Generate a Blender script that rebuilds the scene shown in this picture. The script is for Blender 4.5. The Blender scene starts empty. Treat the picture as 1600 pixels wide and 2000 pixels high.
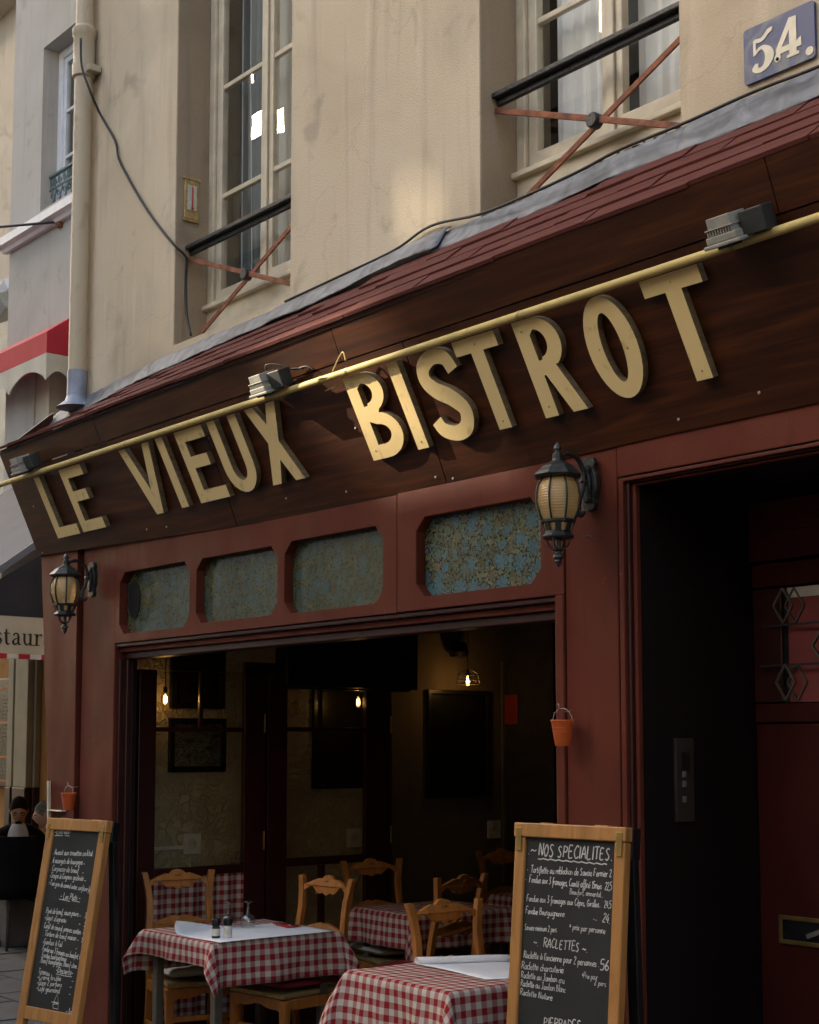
import bpy, math, random
from mathutils import Vector, Matrix
from mathutils.geometry import tessellate_polygon
random.seed(7)
R_ = math.radians
scene = bpy.context.scene
COL = scene.collection

# ------------------------------------------------------------------ camera, sky, sun, exposure
F_PX, CX, PY0, CAM_H = 2900.0, 800.0, 1180.0, 1.70     # focal length in photo pixels, principal point, eye height
PITCH = math.atan(275 / 2900.0)
YAW = math.atan2(2400, 2913)
cam_d = bpy.data.cameras.new('camera'); cam = bpy.data.objects.new('camera', cam_d); COL.objects.link(cam)
cam.location = (0, 0, CAM_H)
cam.rotation_euler = (R_(90) + PITCH, 0, R_(90) - YAW)
cam_d.sensor_fit = 'VERTICAL'; cam_d.sensor_height = 36; cam_d.lens = F_PX / 2000 * 36
cam_d.shift_y = (PY0 - 1000) / 2000; cam_d.shift_x = 0
cam_d.clip_start = 0.05; cam_d.clip_end = 500
scene.camera = cam

SUN_EL, SUN_AZ = 26.0, 238.0        # azimuth: direction TO the sun, degrees from +Y clockwise seen from above
world = bpy.data.worlds.new('World'); scene.world = world; world.use_nodes = True
nt = world.node_tree; nt.nodes.clear()
sky = nt.nodes.new('ShaderNodeTexSky'); sky.sky_type = 'NISHITA'; sky.sun_disc = False
sky.sun_elevation = R_(SUN_EL); sky.sun_rotation = R_(SUN_AZ); sky.dust_density = 4.0; sky.air_density = 1.0; sky.ozone_density = 1.0
bg = nt.nodes.new('ShaderNodeBackground'); bg.inputs['Strength'].default_value = 0.15
wo = nt.nodes.new('ShaderNodeOutputWorld')
nt.links.new(sky.outputs[0], bg.inputs['Color']); nt.links.new(bg.outputs[0], wo.inputs[0])
sd = bpy.data.lights.new('sun', 'SUN'); sd.energy = 2.4; sd.angle = R_(0.5); sd.color = (1.0, 0.93, 0.82)
sun = bpy.data.objects.new('sun', sd); COL.objects.link(sun)
to_sun = Vector((math.sin(R_(SUN_AZ)) * math.cos(R_(SUN_EL)), math.cos(R_(SUN_AZ)) * math.cos(R_(SUN_EL)), math.sin(R_(SUN_EL))))
sun.rotation_euler = to_sun.to_track_quat('Z', 'Y').to_euler(); sun.location = (0, -3, 20)
vs = scene.view_settings
vs.view_transform = 'Standard'; vs.look = 'None'; vs.exposure = 2.28; vs.gamma = 1.0; vs.use_curve_mapping = False
vs.use_white_balance = True; vs.white_balance_temperature = 7600; vs.white_balance_tint = 10
scene.cycles.max_bounces = 8; scene.cycles.diffuse_bounces = 4; scene.cycles.glossy_bounces = 4
scene.cycles.transmission_bounces = 6; scene.cycles.transparent_max_bounces = 10
scene.cycles.use_denoising = True; scene.cycles.caustics_reflective = False; scene.cycles.caustics_refractive = False

# ------------------------------------------------------------------ survey: photo sight lines cut with the real planes of the place
_Fw = Vector((-math.cos(YAW), math.sin(YAW), 0)); _Rt = Vector((math.sin(YAW), math.cos(YAW), 0)); _Up = Vector((0, 0, 1))
EYE = Vector((0, 0, CAM_H))
def sight(px, py):
    x = (px - CX) / F_PX; y = -(py - PY0) / F_PX
    return _Rt * x + _Fw * (math.cos(PITCH) - y * math.sin(PITCH)) + _Up * (y * math.cos(PITCH) + math.sin(PITCH))
def onY(px, py, Y): d = sight(px, py); return EYE + d * (Y / d.y)
def onX(px, py, X): d = sight(px, py); return EYE + d * (X / d.x)
def onZ(px, py, Z): d = sight(px, py); return EYE + d * ((Z - CAM_H) / d.z)
def onP(px, py, p0, n): d = sight(px, py); return EYE + d * ((p0 - EYE).dot(n) / d.dot(n))

# ------------------------------------------------------------------ materials
MATS = {}
def mat(name, col, rough=0.6, var=0.15, scale=6.0, bump=0.0, bscale=60.0, metal=0.0, spec=0.5, stretch=(1, 1, 1), col2=None, coat=0.0, detail=5, dist=None):
    m = bpy.data.materials.new(name); m.use_nodes = True; t = m.node_tree; N = t.nodes; b = N['Principled BSDF']
    tc = N.new('ShaderNodeTexCoord'); mp = N.new('ShaderNodeMapping'); mp.inputs['Scale'].default_value = stretch
    t.links.new(tc.outputs['Object'], mp.inputs[0])
    no = N.new('ShaderNodeTexNoise'); no.inputs['Scale'].default_value = scale; no.inputs['Detail'].default_value = detail
    if dist: no.inputs['Distortion'].default_value = dist
    t.links.new(mp.outputs[0], no.inputs['Vector'])
    ra = N.new('ShaderNodeValToRGB'); e = ra.color_ramp.elements
    c2 = col2 or tuple(min(1, c * (1 + var)) for c in col); c1 = tuple(c * (1 - var) for c in col) if not col2 else col
    e[0].position = 0.32; e[0].color = (*c1, 1); e[1].position = 0.68; e[1].color = (*c2, 1)
    t.links.new(no.outputs[0], ra.inputs[0]); t.links.new(ra.outputs[0], b.inputs['Base Color'])
    b.inputs['Roughness'].default_value = rough; b.inputs['Metallic'].default_value = metal
    b.inputs['Specular IOR Level'].default_value = spec; b.inputs['Coat Weight'].default_value = coat
    b.inputs['Coat Roughness'].default_value = 0.15
    if bump:
        n2 = N.new('ShaderNodeTexNoise'); n2.inputs['Scale'].default_value = bscale; n2.inputs['Detail'].default_value = 6
        t.links.new(mp.outputs[0], n2.inputs['Vector'])
        bp = N.new('ShaderNodeBump'); bp.inputs['Strength'].default_value = bump; bp.inputs['Distance'].default_value = 0.01
        t.links.new(n2.outputs[0], bp.inputs['Height']); t.links.new(bp.outputs[0], b.inputs['Normal'])
    MATS[name] = m; return m
def nodes(m): return m.node_tree, m.node_tree.nodes, m.node_tree.nodes['Principled BSDF']
def mixcol(t, a, b, fac):
    mx = t.nodes.new('ShaderNodeMix'); mx.data_type = 'RGBA'
    for s, v in ((0, fac), (6, a), (7, b)):
        if hasattr(v, 'is_output'): t.links.new(v, mx.inputs[s])
        elif s == 0: mx.inputs[0].default_value = v
        else: mx.inputs[s].default_value = (*v, 1)
    return mx.outputs[2]
def ramp(t, src, stops):
    r = t.nodes.new('ShaderNodeValToRGB'); el = r.color_ramp.elements
    while len(el) < len(stops): el.new(0.5)
    for e, (p, c) in zip(el, stops): e.position = p; e.color = (*c, 1) if len(c) == 3 else c
    t.links.new(src, r.inputs[0]); return r.outputs[0]
def noise(t, scale, detail=5, stretch=None, dist=0.0, coord='Object', loc=(0, 0, 0)):
    tc = t.nodes.new('ShaderNodeTexCoord'); mp = t.nodes.new('ShaderNodeMapping')
    if stretch: mp.inputs['Scale'].default_value = stretch
    mp.inputs['Location'].default_value = loc
    t.links.new(tc.outputs[coord], mp.inputs[0])
    n = t.nodes.new('ShaderNodeTexNoise'); n.inputs['Scale'].default_value = scale; n.inputs['Detail'].default_value = detail; n.inputs['Distortion'].default_value = dist
    t.links.new(mp.outputs[0], n.inputs['Vector']); return n.outputs[0]
def base(m, out): t, N, b = nodes(m); t.links.new(out, b.inputs['Base Color'])

def stucco(name, a, b_, stain, bump=0.35, streak=True, amt=0.55):
    m = mat(name, a, 0.9, bump=bump * .7, bscale=130, spec=0.2); t, N, b = nodes(m)
    c = mixcol(t, a, b_, ramp(t, noise(t, 1.1, 6), [(0.35, (0, 0, 0)), (0.65, (1, 1, 1))]))
    c = mixcol(t, c, stain, ramp(t, noise(t, 0.9, 8, loc=(3, 1, 7), dist=0.8), [(0.50, (0, 0, 0)), (0.72, (amt,) * 3)]))
    c = mixcol(t, c, tuple(x * .85 for x in stain), ramp(t, noise(t, 3.6, 8, loc=(9, 4, 2), dist=0.5), [(0.60, (0, 0, 0)), (0.70, (amt * .8,) * 3)]))
    if streak:
        c = mixcol(t, c, stain, ramp(t, noise(t, 3.0, 6, (3.5, 3.5, 0.22)), [(0.55, (0, 0, 0)), (0.78, (0.55,) * 3)]))
        c = mixcol(t, c, tuple(x * 1.1 for x in b_), ramp(t, noise(t, 5.0, 6, (2.5, 2.5, 0.3), loc=(5, 5, 1)), [(0.58, (0, 0, 0)), (0.75, (0.5,) * 3)]))
        tc = N.new('ShaderNodeTexCoord'); nz = N.new('ShaderNodeTexNoise'); nz.inputs['Scale'].default_value = 4; nz.inputs['Detail'].default_value = 8
        t.links.new(tc.outputs['Object'], nz.inputs['Vector'])
        ad = N.new('ShaderNodeMix'); ad.data_type = 'VECTOR'; ad.inputs[0].default_value = 0.22; t.links.new(tc.outputs['Object'], ad.inputs[4]); t.links.new(nz.outputs[1], ad.inputs[5])
        vo = N.new('ShaderNodeTexVoronoi'); vo.feature = 'DISTANCE_TO_EDGE'; vo.inputs['Scale'].default_value = 0.9; t.links.new(ad.outputs[1], vo.inputs['Vector'])
        c = mixcol(t, c, tuple(x * .5 for x in stain), ramp(t, vo.outputs['Distance'], [(0.0008, (0.16,) * 3), (0.0026, (0, 0, 0))]))
    c = mixcol(t, c, tuple(x * 0.7 for x in a), ramp(t, noise(t, 140, 3), [(0.5, (0, 0, 0)), (0.75, (0.5,) * 3)]))
    base(m, c); return m
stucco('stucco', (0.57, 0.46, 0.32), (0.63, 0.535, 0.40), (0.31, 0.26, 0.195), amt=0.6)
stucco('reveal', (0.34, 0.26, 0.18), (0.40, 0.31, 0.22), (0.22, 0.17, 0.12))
stucco('neighbour_render', (0.47, 0.445, 0.415), (0.51, 0.485, 0.45), (0.36, 0.335, 0.305), 0.2)
stucco('beige_render', (0.58, 0.50, 0.40), (0.63, 0.55, 0.45), (0.45, 0.38, 0.30), 0.2)
stucco('opposite_render', (0.62, 0.56, 0.46), (0.66, 0.60, 0.50), (0.5, 0.44, 0.36), 0.1)
stucco('ochre_render', (0.50, 0.24, 0.08), (0.56, 0.28, 0.10), (0.36, 0.16, 0.05), 0.2)
mat('crumbled_mortar', (0.20, 0.16, 0.11), 0.95, 0.6, 22, 1.0, 40, spec=0.1)
mat('window_paint', (0.62, 0.54, 0.40), 0.45, 0.12, 9, 0.1, 30)
mat('white_paint', (0.74, 0.75, 0.78), 0.4, 0.06, 9, 0.05, 30)
m = mat('red_paint', (0.125, 0.023, 0.0135), 0.5, 0.14, 2.5, 0.12, 220, spec=0.12); t, N, b = nodes(m)
c = mixcol(t, (0.098, 0.0215, 0.0130), (0.130, 0.0300, 0.0175), ramp(t, noise(t, 2.0, 7, dist=.6), [(0.35, (0, 0, 0)), (0.65, (1, 1, 1))]))
c = mixcol(t, c, (0.060, 0.015, 0.010), ramp(t, noise(t, 5.0, 8, (3, 3, .5)), [(0.58, (0, 0, 0)), (0.75, (.5,) * 3)]))
c = mixcol(t, c, (0.22, 0.12, 0.08), ramp(t, noise(t, 38, 5, (1, 1, .6), .5), [(0.73, (0, 0, 0)), (0.76, (.6,) * 3)])); base(m, c)
t.links.new(ramp(t, noise(t, 6, 6, (1, 1, .4)), [(0.3, (.42,) * 3), (0.7, (.68,) * 3)]), b.inputs['Roughness'])
mat('dark_red_wood', (0.040, 0.009, 0.0065), 0.35, 0.2, 4, 0.1, 90)
m = mat('letter_face', (0.74, 0.56, 0.27), 0.85, 0.08, 5, 0.1, 60, spec=0.1); t, N, b = nodes(m)
c = mixcol(t, (0.72, 0.54, 0.255), (0.80, 0.61, 0.31), noise(t, 3, 6)); base(m, mixcol(t, c, (0.42, 0.29, 0.13), ramp(t, noise(t, 16, 7, (1, 1, .5), .6), [(0.62, (0, 0, 0)), (0.72, (.55,) * 3)])))
mat('letter_edge', (0.17, 0.125, 0.07), 0.7, 0.3, 14, 0.2, 60, stretch=(1, 1, 4))
mat('pipe_paint', (0.60, 0.46, 0.18), 0.6, 0.12, 8, spec=0.25)
mat('shingle_felt', (0.150, 0.042, 0.034), 0.85, 0.18, 3.0, 0.7, 350, spec=0.2)
mat('zinc', (0.125, 0.135, 0.15), 0.6, 0.45, 7, 0.3, 18, metal=0.2, dist=1.5)
mat('lead', (0.24, 0.27, 0.33), 0.5, 0.3, 9, 0.3, 25, metal=0.2)
mat('lantern_iron', (0.018, 0.021, 0.020), 0.42, 0.4, 30, 0.25, 60, spec=0.5)
mat('black_iron', (0.022, 0.022, 0.023), 0.5, 0.4, 25, 0.4, 70)
mat('rust_iron', (0.23, 0.075, 0.035), 0.75, 0.45, 18, 0.5, 90)
mat('green_iron', (0.10, 0.17, 0.17), 0.5, 0.3, 25, 0.2, 70)
m = mat('downpipe_paint', (0.44, 0.36, 0.25), 0.55, 0.1, 3, 0.15, 60, col2=(0.50, 0.42, 0.30)); t, N, b = nodes(m)
c = mixcol(t, (0.47, 0.385, 0.27), (0.20, 0.13, 0.07), ramp(t, noise(t, 7, 7, (1, 1, .5), 1.0), [(0.56, (0, 0, 0)), (0.72, (0.75,) * 3)])); base(m, c)
mat('cable_black', (0.02, 0.019, 0.018), 0.6, 0.2, 20)
mat('lamp_grey', (0.32, 0.31, 0.27), 0.5, 0.12, 20, 0.1, 80)
mat('lamp_dark', (0.03, 0.032, 0.03), 0.5, 0.2, 20)
mat('chair_wood', (0.41, 0.155, 0.036), 0.35, 0.22, 5, 0.08, 60, stretch=(5, 5, 0.7), dist=1.0)
mat('carved_wood', (0.28, 0.10, 0.022), 0.4, 0.25, 9, 0.1, 60)
mat('rush', (0.36, 0.25, 0.10), 0.8, 0.3, 40, 0.8, 90, stretch=(1, 8, 1))
mat('board_wood', (0.42, 0.19, 0.055), 0.42, 0.2, 4, 0.1, 60, stretch=(5, 5, 0.6), dist=1.2)
mat('chalkboard', (0.017, 0.018, 0.016), 0.62, 0.35, 3.5, 0.05, 60)
mat('chalk', (0.55, 0.54, 0.50), 0.9, 0.2, 60)
mat('brass', (0.45, 0.30, 0.10), 0.35, 0.2, 20, metal=0.8)
mat('linen_cushion', (0.52, 0.49, 0.42), 0.9, 0.08, 10, 0.4, 220)
mat('red_cushion', (0.30, 0.02, 0.03), 0.9, 0.1, 10, 0.3, 220)
mat('paper', (0.84, 0.84, 0.85), 0.7, 0.03, 8, 0.15, 14)
mat('red_napkin', (0.55, 0.035, 0.025), 0.7, 0.1, 20, 0.2, 60)
mat('cutlery_steel', (0.25, 0.25, 0.25), 0.25, 0.1, 20, metal=0.9)
mat('black_plastic', (0.012, 0.012, 0.012), 0.35, 0.2, 20)
mat('mill_label', (0.60, 0.58, 0.50), 0.6, 0.12, 60)
mat('peppercorn', (0.05, 0.035, 0.025), 0.7, 0.6, 200)
mat('salt', (0.7, 0.68, 0.62), 0.7, 0.1, 200)
mat('orange_tin', (0.60, 0.115, 0.028), 0.4, 0.08, 12)
mat('wire', (0.4, 0.38, 0.34), 0.4, 0.1, 12, metal=0.8)
mat('paving', (0.052, 0.056, 0.064), 0.8, 0.2, 5, 0.35, 60)
mat('paving_bed', (0.10, 0.10, 0.10), 0.9, 0.2, 8, 0.4, 40)
mat('floor_dark', (0.04, 0.028, 0.02), 0.5, 0.3, 4, 0.1, 30)
mat('dark_ceiling', (0.03, 0.025, 0.02), 0.8, 0.2, 3)
mat('shaded_plaster', (0.14, 0.112, 0.07), 0.9, 0.15, 3, 0.6, 9)  # plaster darkened to carry the shade deeper in the room
mat('picture_black', (0.010, 0.010, 0.011), 0.35, 0.3, 9)
mat('dark_cloth', (0.035, 0.030, 0.028), 0.9, 0.3, 9)
mat('steel_plate', (0.16, 0.14, 0.11), 0.45, 0.1, 20, metal=0.5)
mat('bronze_plate', (0.030, 0.025, 0.018), 0.5, 0.1, 20)
mat('recess_shade', (0.008, 0.005, 0.005), 0.6, 0.2, 6, spec=0.2)  # near-black holding the shade of groove, jamb gap and doorway sides
mat('dim_label', (0.16, 0.15, 0.13), 0.5, 0.1, 20)
mat('plastic_white', (0.62, 0.60, 0.54), 0.4, 0.05, 20)
mat('red_awning', (0.50, 0.022, 0.040), 0.75, 0.1, 4, 0.1, 200)
mat('navy_canvas', (0.022, 0.024, 0.038), 0.7, 0.3, 2.5, 0.1, 150)
mat('lit_canvas', (0.16, 0.18, 0.23), 0.7, 0.15, 4)  # lighter tone for the lit edge of the navy awning
mat('valance_cream', (0.58, 0.54, 0.44), 0.85, 0.1, 4, 0.15, 150)
mat('stripe_white', (0.7, 0.68, 0.66), 0.85, 0.05, 10)
mat('ink', (0.02, 0.02, 0.022), 0.7, 0.1, 10)
mat('skin', (0.48, 0.27, 0.19), 0.5, 0.08, 20)
mat('hair_dark', (0.016, 0.010, 0.007), 0.95, 0.5, 60, 0.8, 120, spec=0.05)
mat('hair_grey', (0.16, 0.155, 0.15), 0.95, 0.5, 60, 0.8, 120, spec=0.05)
mat('jacket_black', (0.006, 0.006, 0.007), 0.9, 0.3, 10, spec=0.1)
mat('shirt_white', (0.48, 0.48, 0.49), 0.8, 0.05, 10)
mat('planter_grey', (0.060, 0.066, 0.078), 0.6, 0.2, 6, 0.2, 60)
mat('leaf', (0.05, 0.09, 0.03), 0.6, 0.4, 12)
mat('dark_room', (0.045, 0.05, 0.05), 0.9, 0.2, 3)
mat('net_curtain', (0.88, 0.85, 0.80), 0.9, 0.05, 4, 0.1, 30, stretch=(6, 1, 0.3))
mat('grey_curtain', (0.13, 0.145, 0.14), 0.9, 0.2, 6, 0.2, 30, stretch=(10, 1, 0.3))
mat('cream_reflection', (0.66, 0.62, 0.54), 0.9, 0.06, 2.2)  # cream tone standing for the house reflected in the glass
mat('roof_slate', (0.10, 0.12, 0.16), 0.6, 0.2, 6, 0.3, 30)
mat('menu_orange', (0.55, 0.17, 0.05), 0.6, 0.1, 10)
mat('red_reflection', (0.24, 0.045, 0.040), 0.7, 0.1, 3)  # outside reflection on the door pane, as plain colour
mat('door_paint', (0.055, 0.0105, 0.0075), 0.5, 0.2, 3, 0.12, 200, spec=0.15)
mat('pilaster_cream', (0.36, 0.31, 0.22), 0.7, 0.1, 5)
mat('poster_red', (0.30, 0.025, 0.015), 0.7, 0.2, 10)
mat('poster_cream', (0.52, 0.36, 0.16), 0.7, 0.45, 22)

# lacquered plywood of the sign: grain runs along the street
m = mat('sign_wood', (0.05, 0.02, 0.01), 0.42, spec=0.25); t, N, b = nodes(m)
c = ramp(t, noise(t, 2.2, 8, (0.55, 6, 6), 1.6), [(0.25, (0.024, 0.0060, 0.0021)), (0.5, (0.050, 0.0132, 0.0037)), (0.75, (0.100, 0.0285, 0.0075))])
c = mixcol(t, c, (0.018, 0.006, 0.003), ramp(t, noise(t, 9, 6, (0.25, 9, 9), 0.5), [(0.5, (0, 0, 0)), (0.75, (0.8,) * 3)]))
base(m, c)
# clear glazing: fresnel reflection over a see-through sheet
def glazing(name, tint=(0.9, 0.93, 0.92), rough=0.0, f0=0.05, wave=0.0):
    m = bpy.data.materials.new(name); m.use_nodes = True; t = m.node_tree; t.nodes.clear()
    o = t.nodes.new('ShaderNodeOutputMaterial'); mx = t.nodes.new('ShaderNodeMixShader')
    lw = t.nodes.new('ShaderNodeLayerWeight'); lw.inputs[0].default_value = 0.5
    pw = t.nodes.new('ShaderNodeMath'); pw.operation = 'POWER'; pw.inputs[1].default_value = 4.0; t.links.new(lw.outputs['Facing'], pw.inputs[0])
    ma = t.nodes.new('ShaderNodeMath'); ma.operation = 'MULTIPLY_ADD'; ma.inputs[1].default_value = 1 - f0; ma.inputs[2].default_value = f0; t.links.new(pw.outputs[0], ma.inputs[0])
    tr = t.nodes.new('ShaderNodeBsdfTransparent'); tr.inputs[0].default_value = (*tint, 1)
    gl = t.nodes.new('ShaderNodeBsdfGlossy'); gl.inputs['Roughness'].default_value = rough
    t.links.new(ma.outputs[0], mx.inputs[0]); t.links.new(tr.outputs[0], mx.inputs[1]); t.links.new(gl.outputs[0], mx.inputs[2]); t.links.new(mx.outputs[0], o.inputs[0])
    if wave:
        bp = t.nodes.new('ShaderNodeBump'); bp.inputs['Strength'].default_value = wave; bp.inputs['Distance'].default_value = 0.01
        t.links.new(noise(t, 3.0, 2), bp.inputs['Height']); t.links.new(bp.outputs[0], gl.inputs['Normal'])
    MATS[name] = m; return m
glazing('window_glass', (0.95, 0.97, 0.96), 0.0, 0.11, 0.03)
glazing('inner_glass', (0.94, 0.94, 0.91), 0.0, 0.015)
glazing('clear_glass', (0.93, 0.94, 0.94), 0.02, 0.13)
# printed leaf film behind the transom panes: outlined petals round scattered centres
def leaded(name, tint, dark, coat):
    m = mat(name, (0.1, 0.1, 0.1), 0.12, spec=0.4, coat=coat); t, N, b = nodes(m); b.inputs['Coat Roughness'].default_value = 0.03; b.inputs['Coat IOR'].default_value = 1.5
    tc = N.new('ShaderNodeTexCoord'); mp = N.new('ShaderNodeMapping'); mp.inputs['Scale'].default_value = (1, 0, 1); t.links.new(tc.outputs['Object'], mp.inputs[0])
    def mth(op, a, b_=None):
        q = N.new('ShaderNodeMath'); q.operation = op
        for i, v in enumerate((a, b_)):
            if v is None: continue
            if hasattr(v, 'is_output'): t.links.new(v, q.inputs[i])
            else: q.inputs[i].default_value = v
        return q.outputs[0]
    nz = N.new('ShaderNodeTexNoise'); nz.inputs['Scale'].default_value = 14; t.links.new(mp.outputs[0], nz.inputs['Vector'])
    def layer(sc, n_, off):
        m2 = N.new('ShaderNodeMapping'); m2.inputs['Location'].default_value = (off, 0, off * 1.7); t.links.new(mp.outputs[0], m2.inputs[0])
        v = N.new('ShaderNodeTexVoronoi'); v.voronoi_dimensions = '3D'; v.inputs['Scale'].default_value = sc; v.inputs['Randomness'].default_value = 0.85; t.links.new(m2.outputs[0], v.inputs['Vector'])
        df = N.new('ShaderNodeVectorMath'); df.operation = 'SUBTRACT'; t.links.new(m2.outputs[0], df.inputs[0]); t.links.new(v.outputs['Position'], df.inputs[1])
        sp = N.new('ShaderNodeSeparateXYZ'); t.links.new(df.outputs[0], sp.inputs[0])
        cl = N.new('ShaderNodeSeparateColor'); t.links.new(v.outputs['Color'], cl.inputs[0])
        ang = mth('ADD', mth('ADD', mth('ARCTAN2', sp.outputs[2], sp.outputs[0]), mth('MULTIPLY', cl.outputs[1], 6.3)), mth('MULTIPLY', nz.outputs[0], 0.9))
        r = mth('MULTIPLY', mth('SQRT', mth('ADD', mth('MULTIPLY', sp.outputs[0], sp.outputs[0]), mth('MULTIPLY', sp.outputs[2], sp.outputs[2]))), sc)
        c = mth('ABSOLUTE', mth('COSINE', mth('MULTIPLY', ang, n_ / 2)))
        edge = mth('SUBTRACT', r, mth('ADD', mth('MULTIPLY', mth('POWER', c, 0.7), 0.42), 0.06))
        line = mth('LESS_THAN', mth('ABSOLUTE', edge), 0.034)
        vein = mth('MULTIPLY', mth('LESS_THAN', mth('ABSOLUTE', mth('SINE', mth('MULTIPLY', ang, n_ / 2))), mth('DIVIDE', 0.030, mth('ADD', r, 0.08))), mth('LESS_THAN', edge, 0.0))
        return edge, line, vein, cl
    e1, l1, v1, c1 = layer(11.0, 7.0, 0.0); e2, l2, v2, c2 = layer(16.0, 5.0, 3.3); e3, l3, v3, c3 = layer(21.0, 6.0, 7.1)
    c = ramp(t, nz.outputs[0], [(0.3, (0.10, 0.125, 0.075)), (0.7, (0.18, 0.17, 0.095))])
    lines = (0.006, 0.008, 0.007)
    def over(c, e, l, v, cl, pal, th):
        ins = mth('MULTIPLY', mth('LESS_THAN', e, 0.0), mth('GREATER_THAN', cl.outputs[0], th))
        c = mixcol(t, c, ramp(t, cl.outputs[2], pal), mth('MULTIPLY', ins, 0.6)); return mixcol(t, c, lines, mth('MULTIPLY', mth('MAXIMUM', l, v), 0.9))
    c = over(c, e3, l3, v3, c3, [(0, (0.10, 0.12, 0.07)), (1, (0.17, 0.10, 0.05))], 0.2)
    c = over(c, e2, l2, v2, c2, [(0, (0.11, 0.17, 0.12)), (1, (0.11, 0.22, 0.24))], 0.3)
    c = over(c, e1, l1, v1, c1, [(0, (0.055, 0.14, 0.18)), (1, (0.085, 0.21, 0.27))], 0.40)
    c = mixcol(t, c, tint, dark); base(m, c)
leaded('leaf_film_blue', (0.02, 0.04, 0.05), 0.0, 0.15)
leaded('leaf_film_green', (0.060, 0.060, 0.024), 0.55, 0.5)
# gingham: UV in metres, 26 mm squares
def gingham(name, cream, red, k=1.0):
    m = mat(name, cream, 0.9, bump=0.3, bscale=400, spec=0.15); t, N, b = nodes(m)
    uv = N.new('ShaderNodeTexCoord'); sp = N.new('ShaderNodeSeparateXYZ'); t.links.new(uv.outputs['UV'], sp.inputs[0])
    def band(o):
        d = N.new('ShaderNodeMath'); d.operation = 'DIVIDE'; d.inputs[1].default_value = 0.054; t.links.new(o, d.inputs[0])
        f = N.new('ShaderNodeMath'); f.operation = 'FRACT'; t.links.new(d.outputs[0], f.inputs[0])
        g = N.new('ShaderNodeMath'); g.operation = 'GREATER_THAN'; g.inputs[1].default_value = 0.5; t.links.new(f.outputs[0], g.inputs[0]); return g.outputs[0]
    s = N.new('ShaderNodeMath'); s.operation = 'ADD'; t.links.new(band(sp.outputs[0]), s.inputs[0]); t.links.new(band(sp.outputs[1]), s.inputs[1])
    h = N.new('ShaderNodeMath'); h.operation = 'MULTIPLY'; h.inputs[1].default_value = 0.5; t.links.new(s.outputs[0], h.inputs[0])
    mid = tuple((a * 0.40 + r * 0.60) for a, r in zip(cream, red))
    c = ramp(t, h.outputs[0], [(0.0, cream), (0.5, mid), (1.0, red)])
    c = mixcol(t, c, (0.25, 0.2, 0.18), ramp(t, noise(t, 300, 2, coord='UV'), [(0.45, (0, 0, 0)), (0.8, (0.35,) * 3)]))
    base(m, c)
gingham('gingham', (0.60, 0.53, 0.45), (0.30, 0.006, 0.014))
# trowelled plaster inside: raised strokes
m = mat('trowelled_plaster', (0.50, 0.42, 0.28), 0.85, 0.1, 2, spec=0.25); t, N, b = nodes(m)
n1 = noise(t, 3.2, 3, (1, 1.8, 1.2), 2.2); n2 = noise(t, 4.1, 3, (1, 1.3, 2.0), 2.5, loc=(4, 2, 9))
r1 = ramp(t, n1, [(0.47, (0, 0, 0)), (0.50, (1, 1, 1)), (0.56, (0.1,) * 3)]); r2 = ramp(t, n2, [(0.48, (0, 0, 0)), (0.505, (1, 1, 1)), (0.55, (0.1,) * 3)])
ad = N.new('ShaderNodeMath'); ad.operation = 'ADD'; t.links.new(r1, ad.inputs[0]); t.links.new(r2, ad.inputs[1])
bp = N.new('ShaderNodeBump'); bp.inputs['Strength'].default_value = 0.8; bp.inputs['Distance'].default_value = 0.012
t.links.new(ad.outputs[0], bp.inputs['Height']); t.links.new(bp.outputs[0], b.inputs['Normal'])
# amber ribbed lantern glass
m = mat('amber_glass', (0.62, 0.40, 0.17), 0.25, 0.08, 9, spec=0.5); t, N, b = nodes(m); b.inputs['Transmission Weight'].default_value = 0.25
wv = N.new('ShaderNodeTexWave'); wv.bands_direction = 'Z'; wv.inputs['Scale'].default_value = 28; wv.inputs['Distortion'].default_value = 2.0
tc = N.new('ShaderNodeTexCoord'); t.links.new(tc.outputs['Object'], wv.inputs['Vector'])
bp = N.new('ShaderNodeBump'); bp.inputs['Strength'].default_value = 0.25; bp.inputs['Distance'].default_value = 0.01; t.links.new(wv.outputs[0], bp.inputs['Height']); t.links.new(bp.outputs[0], b.inputs['Normal'])
# glowing filament
m = bpy.data.materials.new('filament'); m.use_nodes = True; b = m.node_tree.nodes['Principled BSDF']
b.inputs['Base Color'].default_value = (1, 0.6, 0.25, 1); b.inputs['Emission Color'].default_value = (1.0, 0.62, 0.22, 1); b.inputs['Emission Strength'].default_value = 6.0; MATS['filament'] = m
# blue enamel, chipped and chalky
m = mat('blue_enamel', (0.07, 0.10, 0.24), 0.42, spec=0.4); t, N, b = nodes(m)
c = mixcol(t, (0.04, 0.062, 0.16), (0.13, 0.15, 0.18), ramp(t, noise(t, 9, 6, dist=1.2), [(0.45, (0, 0, 0)), (0.6, (1, 1, 1))])); base(m, c)
mat('cream_enamel', (0.60, 0.55, 0.42), 0.35, 0.1, 20)
mat('gilt', (0.42, 0.30, 0.12), 0.45, 0.3, 40, metal=0.4)

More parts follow.
